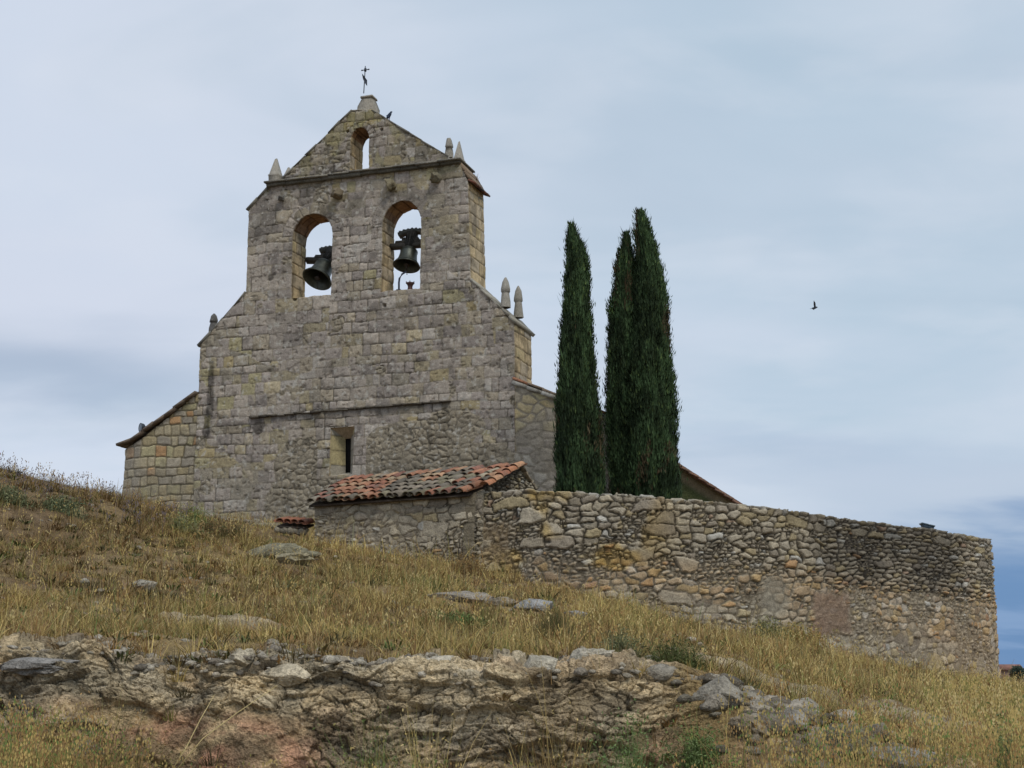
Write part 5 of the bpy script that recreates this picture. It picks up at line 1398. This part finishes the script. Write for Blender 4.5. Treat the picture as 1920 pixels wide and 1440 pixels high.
# ------------------------------------------------------------------ grass
PAL = {'straw': (.46, .345, .13), 'pale': (.56, .45, .215), 'brown': (.25, .165, .075), 'rust': (.33, .20, .08), 'olive': (.235, .215, .07), 'green': (.14, .20, .06), 'grey': (.20, .205, .105), 'violet': (.17, .14, .15)}
def blades(x, y, hgt, wid, col, lean=.45, seg=3, z=None, curl=.5, rg=R):
    n = len(x)
    if z is None: z = ground(x, y) - .03
    a = rg.uniform(0, 2 * np.pi, n); dirv = np.c_[np.cos(a), np.sin(a), np.zeros(n)]
    yaw = rg.uniform(0, np.pi, n); side = np.c_[np.cos(yaw), np.sin(yaw) * .4, np.zeros(n)]
    ln = np.abs(rg.normal(0, lean, n)); V = np.empty((n, (seg + 1) * 2, 3)); b0 = np.c_[x, y, z]
    for k in range(seg + 1):
        t = k / seg; off = dirv * (hgt * ln * (t * (1 - curl) + curl * t * t))[:, None] + np.array([0, 0, 1.]) * (hgt * t * (1 - .25 * ln * t))[:, None]
        w = wid * (1 - t * .85)
        V[:, 2 * k] = b0 + off - side * w[:, None]; V[:, 2 * k + 1] = b0 + off + side * w[:, None]
    base = np.arange(n)[:, None] * (seg + 1) * 2
    Fs = [base + np.array([2 * k, 2 * k + 1, 2 * k + 3, 2 * k + 2])[None, :] for k in range(seg)]
    C = np.repeat(col, (seg + 1) * 2, axis=0).reshape(n, (seg + 1) * 2, 3).copy()
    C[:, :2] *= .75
    return V.reshape(-1, 3), np.concatenate(Fs), C.reshape(-1, 3)
def in_wall(x, y):
    "inside the walled ground or the buildings"
    s = (np.c_[x, y] - O0[:2]) @ U[:2]; d = (np.c_[x, y] - O0[:2]) @ ND[:2]
    sd_ = (np.c_[x, y] - eL[:2]) @ ND[:2]; sx_ = (np.c_[x, y] - eL[:2]) @ U[:2]
    ch_ = (d > -.05) & (s > fp(232, 900)[0])
    sh_ = (sd_ > -.0) & (sx_ > 0.05)
    return ch_ | (sh_ & (x < 12.6)) 
def field(n, y0, y1, name, label, hm, wm, seed, dens=None, palfn=None, kind='stuff'):
    rg = np.random.default_rng(seed)
    n = int(n * 1.35); y = np.sqrt(rg.uniform(y0 * y0, y1 * y1, n)); x = y * rg.uniform(-.48, .60, n)
    # tufts
    tx = fbm(x * 1.3, y * 1.3, seed, 3); x = x + rg.normal(0, .03, n)
    keep = ~in_wall(x, y); keep &= rg.random(n) < np.clip(.30 + 1.5 * (tx - .32), .15, 1)
    if dens is not None: keep &= rg.random(n) < dens(x, y)
    for (cx_, cy_, cr_) in CLEAR: keep &= ~((np.abs(x - cx_) < cr_) & (y < cy_ + .1) & (y > cy_ - .9)) | (rg.random(n) < .15)
    patch = ss(fbm(x * .55, y * .45, 833, 4), .34, .50); keep &= rg.random(n) < .22 + .78 * patch
    x = x[keep]; y = y[keep]; n = len(x)
    px = 960 + x / y * F
    m = fbm(x * .35, y * .35, 31, 4); m2 = fbm(x * 1.1, y * 1.1, seed + 3, 3)
    r = rg.random(n)
    cols = np.empty((n, 3))
    ws = np.c_[.9 + 1.6 * ss(m2, .45, .65), .5 + .0 * m, .35 + 2.4 * ss(m, .45, .6), .45 + .9 * ss(m2, .55, .35), .75 + 1.0 * ss(fbm(x * .6, y * .6, seed + 5, 3), .5, .65), .10 + .8 * ss(fbm(x * .8, y * .8, seed + 6, 2), .62, .72), .15 + 0 * m]
    lf = ss(-x, 2.5, 8) * ss(y, 19, 25); ws[:, 2] += 3.0 * lf; ws[:, 0] *= (1 - .6 * lf); ws[:, 1] *= 1 - .8 * lf
    gold = ss(x, 3.5, 6.5) * ss(y, 15, 24) ; ws[:, 0] += 2.0 * gold; ws[:, 1] += .6 * gold; ws[:, 2] *= 1 - .6 * gold
    near_base = ss(y, 28, 31.5) * ss(x, -9, -5); ws[:, 0] += 1.6 * near_base; ws[:, 2] *= 1 - .6 * near_base
    cw = np.cumsum(ws / ws.sum(1, keepdims=True), 1); idx = (r[:, None] > cw).sum(1).clip(0, 6)
    cols = np.array(list(PAL.values()))[idx] * rg.uniform(.7, 1.25, (n, 1))
    hg = hm * rg.gamma(3, .33, n) * (.35 + 1.25 * ss(tx[keep], .3, .7)) * (1 - .35 * lf)
    sh_ = .62 + .76 * fbm(x * .8 + 9, y * .6, 841, 4); cols = cols * sh_[:, None]
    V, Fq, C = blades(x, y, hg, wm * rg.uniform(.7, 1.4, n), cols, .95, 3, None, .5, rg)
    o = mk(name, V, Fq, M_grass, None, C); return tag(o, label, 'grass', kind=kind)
def dens_ledge(x, y):
    yb = bankY(x)
    d = ss(y + 1.9 * ss(x, 1.3, 1.9), yb - .1 + .9 * (fbm(x * 2, y, 59, 2) - .5), yb + 1.2)
    sp = np.ones(len(x))
    for (px, py, Y, rx, ry) in ((1600, 1300, 17, 1.1, .9), (1690, 1330, 16, .7, .6), (1380, 1262, 17.5, 1.0, .6), (430, 1155, 18.3, .8, .5), (1480, 1285, 16.8, .8, .5)):
        p = P(px, py, Y); dd = ((x - p[0]) / rx) ** 2 + ((y - p[1]) / ry) ** 2; sp = np.minimum(sp, .12 + .88 * ss(dd, .5, 1.3))
    return np.clip(d * sp + .06 * (d > 0) + .04, 0, 1)
field(150000, 11.4, 20.0, 'short_grass', 'short dry grass just above the limestone ledge', .11, .004, 801, dens_ledge)
field(200000, 19.5, 31, 'dry_grass', 'straw and brown dry grass covering the slope below the church', .125, .0062, 802, dens_ledge)
field(110000, 30, 43, 'tall_grass', 'golden dry grass along the foot of the walls', .17, .008, 803)
# tussocks and low broad-leaved weeds break up the turf
def tussocks(n, per, y0, y1, name, label, hm, wm, seed, pals, broad=False):
    rg = np.random.default_rng(seed); n = int(n * 1.35); y = np.sqrt(rg.uniform(y0 * y0, y1 * y1, n)); x = y * rg.uniform(-.48, .60, n)
    k = ~in_wall(x, y) & (((y > bankY(x) + .15 - 1.7 * ss(x, 1.3, 1.8)) & (rg.random(n) < .35 + .9 * dens_ledge(x, y))) | ((y > bankY(x) - 1.1) & (y < bankY(x) + .2) & (fbm(x * 1.3, y * 1.0 + 8, 65, 3) > .455))); x = x[k]; y = y[k]; n = len(x)
    for (cx_, cy_, cr_) in CLEAR:
        k = ~((np.abs(x - cx_) < cr_) & (y < cy_ + .1) & (y > cy_ - .5)); x = x[k]; y = y[k]
    n = len(x); size = rg.gamma(4, .25, n); lf = ss(-x, 2.5, 8) * ss(y, 19, 25)
    pc = np.array([PAL[q] if isinstance(q, str) else q for q in pals]); ci = rg.integers(len(pc), size=n); base = pc[ci] * rg.uniform(.65, 1.25, (n, 1)); base = base * (1 - .35 * lf[:, None])
    rep = np.repeat(np.arange(n), per); m = len(rep); a = rg.uniform(0, 2 * np.pi, m); q = rg.random(m) ** .7 * .07 * size[rep]
    bx = x[rep] + np.cos(a) * q; by = y[rep] + np.sin(a) * q; hg = hm * size[rep] * rg.uniform(.5, 1.1, m); z = ground(x, y)[rep] - .04
    ln = rg.uniform(.2, 1.3, m); seg = 3; V = np.empty((m, 8, 3)); side = np.c_[-np.sin(a), np.cos(a), np.zeros(m)] + rg.normal(0, .3, (m, 3)) * [1, 1, 0]; dv = np.c_[np.cos(a), np.sin(a), np.zeros(m)]
    for k in range(4):
        t = k / 3; off = dv * (hg * ln * t * (.4 + .6 * t))[:, None] + np.array([0, 0, 1.]) * (hg * t * (1 - .45 * ln * t))[:, None]
        w = wm * rg.uniform(.8, 1.2, m) * ((1 - t * .85) if not broad else (.35 + 2.6 * t * (1 - t) + .0))
        c_ = np.c_[bx, by, z] + off; V[:, 2 * k] = c_ - side * w[:, None]; V[:, 2 * k + 1] = c_ + side * w[:, None]
    b0 = np.arange(m)[:, None] * 8; Fq = np.concatenate([b0 + np.array([2 * k, 2 * k + 1, 2 * k + 3, 2 * k + 2]) for k in range(3)])
    C = np.repeat(base[rep] * rg.uniform(.75, 1.2, (m, 1)), 8, 0)
    o = mk(name, V.reshape(-1, 3), Fq, M_grass, None, C); return tag(o, label, 'grass' if not broad else 'weeds', kind='stuff')
tussocks(4200, 34, 11.6, 31, 'tussock_grass', 'rounded tussocks of dry grass dotted over the slope', .19, .005, 821, ['straw', 'brown', 'rust', 'olive', 'straw', 'brown', (.12, .10, .05)])
tussocks(2400, 22, 11.6, 30, 'low_weeds', 'low green and brown leafy weeds between the grass', .10, .010, 822, ['olive', 'green', 'brown', 'grey', 'rust', (.11, .12, .05)], True)
# taller seed stalks over the slope
def stalks(n, y0, y1, name, label, hm, w, seed, pal, sel=None, head=True):
    rg = np.random.default_rng(seed); y = np.sqrt(rg.uniform(y0 * y0, y1 * y1, n)); x = y * rg.uniform(-.38, .38, n)
    k = ~in_wall(x, y)
    if sel is not None: k &= sel(x, y, rg)
    x = x[k]; y = y[k]; n = len(x); hg = hm * rg.uniform(.5, 1.4, n)
    col = np.array([PAL[p] for p in pal])[rg.integers(len(pal), size=n)] * rg.uniform(.8, 1.2, (n, 1))
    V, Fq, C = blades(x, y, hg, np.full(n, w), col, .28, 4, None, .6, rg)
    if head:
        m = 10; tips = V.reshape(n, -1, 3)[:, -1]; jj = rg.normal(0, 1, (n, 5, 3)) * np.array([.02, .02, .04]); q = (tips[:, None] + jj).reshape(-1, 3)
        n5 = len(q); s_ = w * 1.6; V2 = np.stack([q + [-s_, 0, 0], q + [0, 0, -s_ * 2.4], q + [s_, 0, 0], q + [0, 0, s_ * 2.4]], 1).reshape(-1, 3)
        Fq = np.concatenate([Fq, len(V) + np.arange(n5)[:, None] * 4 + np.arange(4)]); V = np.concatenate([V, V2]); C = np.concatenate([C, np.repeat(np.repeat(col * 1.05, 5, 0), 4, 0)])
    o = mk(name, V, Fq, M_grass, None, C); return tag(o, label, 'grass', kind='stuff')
stalks(1500, 14.5, 30, 'seed_grass', 'thin pale seed stalks rising above the slope', .32, .0042, 811, ['pale', 'straw', 'straw', 'rust'])
stalks(1500, 26.5, 30.5, 'thistle_stalks', 'thin grey-violet weed stalks along the left skyline', .34, .005, 812, ['violet', 'brown', 'violet'], lambda x, y, rg: (x < -6.5))
stalks(7600, 11.0, 13.4, 'bank_grass', 'long yellow grass standing in front of the bank', .66, .0038, 813, ['straw', 'rust', 'brown', 'olive', 'straw', 'green'],
       lambda x, y, rg: (rg.random(len(x)) < np.clip(.34 + .9 * ss(-x, 3.0, 3.9) + .9 * ss(x, 1.4, 2.6) + .25 * (np.abs(x + .9) < .5) - 1.5 * (y > bankY(x) - .9), 0, 1)))
stalks(9000, 12.5, 20.0, 'golden_grass', 'tall soft golden grass at the right edge of the slope', .34, .0045, 814, ['straw', 'pale', 'straw', 'olive'],
       lambda x, y, rg: (rg.random(len(x)) < ss(x / y, .25, .36)))

# ------------------------------------------------------------------ countable plants
def plant(px, py, Y, n, hgt, spread, pal, name, label, cat, seed, w=.005, lean=.6, leafy=False, group=None, top=None):
    rg = np.random.default_rng(seed); p = P(px, py, Y); g0 = float(ground(np.array([p[0]]), np.array([p[1]]))[0])
    if top: hgt = max(.15, (P(px, top, Y)[2] - g0))
    x = p[0] + rg.normal(0, spread, n); y = p[1] + rg.normal(0, spread * .7, n)
    hg = hgt * rg.uniform(.45, 1.1, n) * np.exp(-((x - p[0]) / (spread * 2.4)) ** 2)
    col = np.array([PAL[q] if isinstance(q, str) else q for q in pal])[rg.integers(len(pal), size=n)] * rg.uniform(.75, 1.25, (n, 1))
    V, Fq, C = blades(x, y, hg, np.full(n, w), col, lean, 4, None, .5, rg)
    o = mk(name, V - np.array([p[0], p[1], g0]), Fq, M_grass, None, C); o.location = (p[0], p[1], g0); ORG[o.name] = np.array([p[0], p[1], g0])
    tag(o, label, cat, group)
    if leafy:
        m = n * leafy; k = rg.integers(n, size=m); t = rg.integers(1, 5, size=m); q = V.reshape(n, -1, 3)[k, t * 2] + rg.normal(0, .018, (m, 3)); s_ = w * 2.2
        d1 = rg.normal(0, 1, (m, 3)); d1 /= np.linalg.norm(d1, axis=1, keepdims=True); d2 = np.cross(d1, rg.normal(0, 1, (m, 3))); d2 /= np.linalg.norm(d2, axis=1, keepdims=True)
        V2 = np.stack([q - d1 * s_ * 2, q + d2 * s_ * .7, q + d1 * s_ * 2, q - d2 * s_ * .7], 1).reshape(-1, 3)
        mk('leaves', V2, np.arange(m)[:, None] * 4 + np.arange(4), M_grass, o, np.repeat(col[k] * rg.uniform(.8, 1.2, (m, 1)), 4, 0))
    return o
GS = 'shrubs and weeds on the hillside'
dk = (.075, .08, .03)
plant(1040, 1200, 19.0, 700, .50, .14, [dk, (.10, .095, .04), 'brown', dk], 'rush_clump', 'dark upright rush clump on the middle of the slope', 'shrub', 901, .004, .3, group=GS)
plant(915, 1165, 21.0, 380, .34, .15, ['olive', 'brown', dk], 'rush_clump', 'paler thin clump left of the dark rush clump', 'shrub', 902, .004, .35, group=GS)
plant(860, 1165, 20.5, 420, .20, .22, ['green', (.10, .14, .05)], 'green_weed', 'low green weed patch left of the thin rush clump', 'weed', 903, .006, 1.0, 4, GS)
plant(675, 1190, 18.5, 300, .16, .13, ['green', 'olive'], 'green_weed', 'small green weed beside the standing slab above the ledge', 'weed', 904, .005, 1.0, 4, GS)
plant(120, 990, 26.5, 500, .32, .18, ['grey', (.12, .15, .08)], 'grey_shrub', 'small grey-green bush on the upper left slope', 'shrub', 905, .006, .8, 4, GS)
plant(15, 975, 26.0, 450, .32, .2, ['grey', (.12, .14, .07)], 'grey_shrub', 'grey-green bush cut by the left edge of the picture', 'shrub', 906, .006, .8, 4, GS)
plant(345, 1015, 28.0, 300, .45, .16, [(.17, .19, .08), 'olive', 'grey'], 'green_weed', 'light green feathery weed on the slope below the left aisle', 'weed', 907, .006, .7, 4, GS)
plant(365, 975, 30.0, 260, .5, .14, ['olive', 'green'], 'green_weed', 'yellow-green weed just under the facade corner', 'weed', 908, .006, .5, 3, GS)
plant(1185, 1400, 12.4, 420, .70, .10, [(.15, .21, .08), 'green', (.11, .17, .06)], 'fennel_plant', 'upright bright green feathery plant in front of the bank', 'plant', 909, .004, .25, 10, GS, 1335)
plant(1165, 1268, 14.8, 260, .34, .08, [(.12, .15, .07), 'grey'], 'green_weed', 'thin grey-green weed at the end of the limestone ledge', 'weed', 910, .004, .4, 5, GS)
plant(1270, 1318, 14.2, 620, .34, .15, [dk, (.09, .11, .035)], 'juniper_tuft', 'dark olive bushy tuft left of the lower right boulders', 'shrub', 911, .004, .6, 3, GS)
plant(1300, 1400, 12.8, 320, .32, .10, [(.15, .2, .08), 'green'], 'green_weed', 'soft green weed under the grey boulder at lower right', 'weed', 912, .004, .7, 7, GS, 1370)
plant(700, 1420, 12.3, 360, .62, .12, [(.10, .13, .05), 'olive', 'green'], 'green_weed', 'bluish green weed low on the bank left of centre', 'weed', 913, .004, .4, 4, GS, 1330)
plant(800, 1440, 12.0, 150, .85, .10, ['straw', 'pale', 'straw', 'olive'], 'straw_tuft', 'tuft of long straw stems standing before the centre of the bank', 'grass tuft', 914, .004, .3, 2, GS, 1285)
plant(230, 1330, 13.0, 400, .30, .22, ['brown', dk, 'olive'], 'dry_shrub', 'dark twiggy growth in the hollow under the left ledge', 'shrub', 915, .004, .8, 2, GS, 1275)
plant(1445, 1185, 31.0, 260, .5, .22, ['grey', 'olive'], 'grey_shrub', 'grey-green shrub at the foot of the wall beside its plastered patch', 'shrub', 916, .008, .5, 4, GS)
plant(1500, 1200, 31.5, 420, .55, .35, ['olive', 'straw', 'rust'], 'dry_shrub', 'ochre dry shrub growing against the wall below the brown patch', 'shrub', 917, .008, .5, 3, GS)
plant(1880, 1440, 12.0, 120, .9, .06, [(.13, .17, .08), 'green'], 'thistle', 'single green thistle stem at the lower right corner', 'plant', 918, .005, .15, 5, GS, 1330)
plant(1180, 1205, 21.0, 300, .42, .3, ['straw', 'olive'], 'green_weed', 'pale dry weed bush right of the dark rush clump', 'weed', 919, .005, .5, 2, GS)
plant(60, 1400, 12.6, 900, .42, .35, ['rust', 'straw', 'brown', 'rust'], 'dry_shrub', 'reddish brown tangle of grass in the lower left corner', 'shrub', 920, .004, .8, 2, GS, 1300)
plant(1040, 1420, 12.6, 700, .35, .30, ['rust', 'brown', 'straw', 'olive'], 'dry_shrub', 'rusty dry growth at the foot of the bank right of centre', 'shrub', 921, .004, .8, 2, GS, 1345)
plant(425, 1030, 29.0, 520, .34, .30, ['brown', (.09, .07, .035), dk], 'dry_shrub', 'dark brown brush standing in for the shaded break between the slope and the facade foot', 'shrub', 922, .006, .7, 2, GS)  # added brush, its dark colours give the shade of the break in the slope
plant(320, 995, 30.5, 360, .30, .22, ['brown', (.10, .08, .04)], 'dry_shrub', 'brown brush at the top of the slope under the left aisle corner', 'shrub', 923, .006, .7, 2, GS)
plant(880, 1035, 30.4, 300, .50, .20, ['brown', (.12, .09, .05), 'rust'], 'dry_shrub', 'brown climbing brush against the wall below the right end of the tiled roof', 'shrub', 924, .006, .5, 3, GS)
# twig on the right-hand coping
q0 = fw(*fp(893, 340, .9), .9); mb = MB()
for k in range(9):
    a = R.uniform(-1, 1); d_ = np.array([a * .16, R.uniform(-.1, .1), R.uniform(.12, .34)]); mb.tube([q0, q0 + d_ * .5 + R.normal(0, .01, 3), q0 + d_], [.006, .004, .002], (.22, .16, .12), 4)
tag(mb.build('dry_twig', M_grass), 'tiny leafless weed growing on the tiled cap of the gable', 'plant')
# two long arching straws before the red earth
for k, (pts, lab) in enumerate([([(325, 1440), (350, 1400), (375, 1350), (402, 1303)], 'shorter pale straw leaning before the red earth'), ([(330, 1445), (380, 1385), (440, 1340), (520, 1285)], 'longer pale straw leaning right across the red earth')]):
    mb = MB(); mb.tube([P(a, b, 12.4 + .1 * k + .1 * i) for i, (a, b) in enumerate(pts)], [.005, .0045, .004, .002], PAL['pale'], 5); tag(mb.build('grass_straw', M_grass), lab, 'straw')
# distant bush and reddish shack beyond the wall's end
def far_bush(px, py, Y, r, label):
    p = P(px, py, Y); o = empty('distant_tree', (p[0], p[1], p[2] - r), label, 'tree'); rg = np.random.default_rng(5)
    n = 2600; v = rg.normal(0, 1, (n, 3)); v /= np.linalg.norm(v, axis=1, keepdims=True); c0 = p + v * (r * (.6 + .5 * rg.random(n)))[:, None] * np.array([1, 1, .9]) * (.7 + .6 * fbm(v[:, 0] * 2 + 3, v[:, 2] * 2, 6)[:, None])
    s_ = .05; d1 = rg.normal(0, 1, (n, 3)) * s_; d2 = rg.normal(0, 1, (n, 3)) * s_
    V = np.stack([c0 - d1, c0 + d2, c0 + d1, c0 - d2], 1).reshape(-1, 3); mk('crown', V, np.arange(n)[:, None] * 4 + np.arange(4), M_leaf, o, np.repeat(np.array([[.07, .10, .075]]) * rg.uniform(.7, 1.3, (n, 1)), 4, 0))
    mb = MB(); mb.tube([p - np.array([0, 0, r * 1.6]), p], [.12, .05], (.12, .09, .07), 6); mb.build('trunk', M_wood, o)
far_bush(1909, 1262, 62, .24, 'distant blue-green tree on the horizon beyond the end of the wall')
sh_ = P(1892, 1268, 75); hs = empty('distant_house', tuple(sh_), 'tiny reddish house on the horizon beside the end of the wall', 'house')
mb = MB(); mb.box(sh_ - np.array([0, 0, .12]), (.45, 0, 0), (0, .6, 0), (0, 0, .42), (.30, .20, .17)); mb.build('wall', M_stone, hs)
mb = MB(); t_ = sh_ + np.array([0, 0, .3]); V = [t_ + np.array(v) for v in [(-.6, -.7, 0), (.6, -.7, 0), (.6, .7, 0), (-.6, .7, 0), (-.6, 0, .3), (.6, 0, .3)]]; mb.add(V, [(0, 1, 5, 4), (2, 3, 4, 5), (0, 3, 2, 1)], [(0, 4, 3), (1, 2, 5)], c=(.27, .14, .11)); mb.build('roof', M_tile, hs)
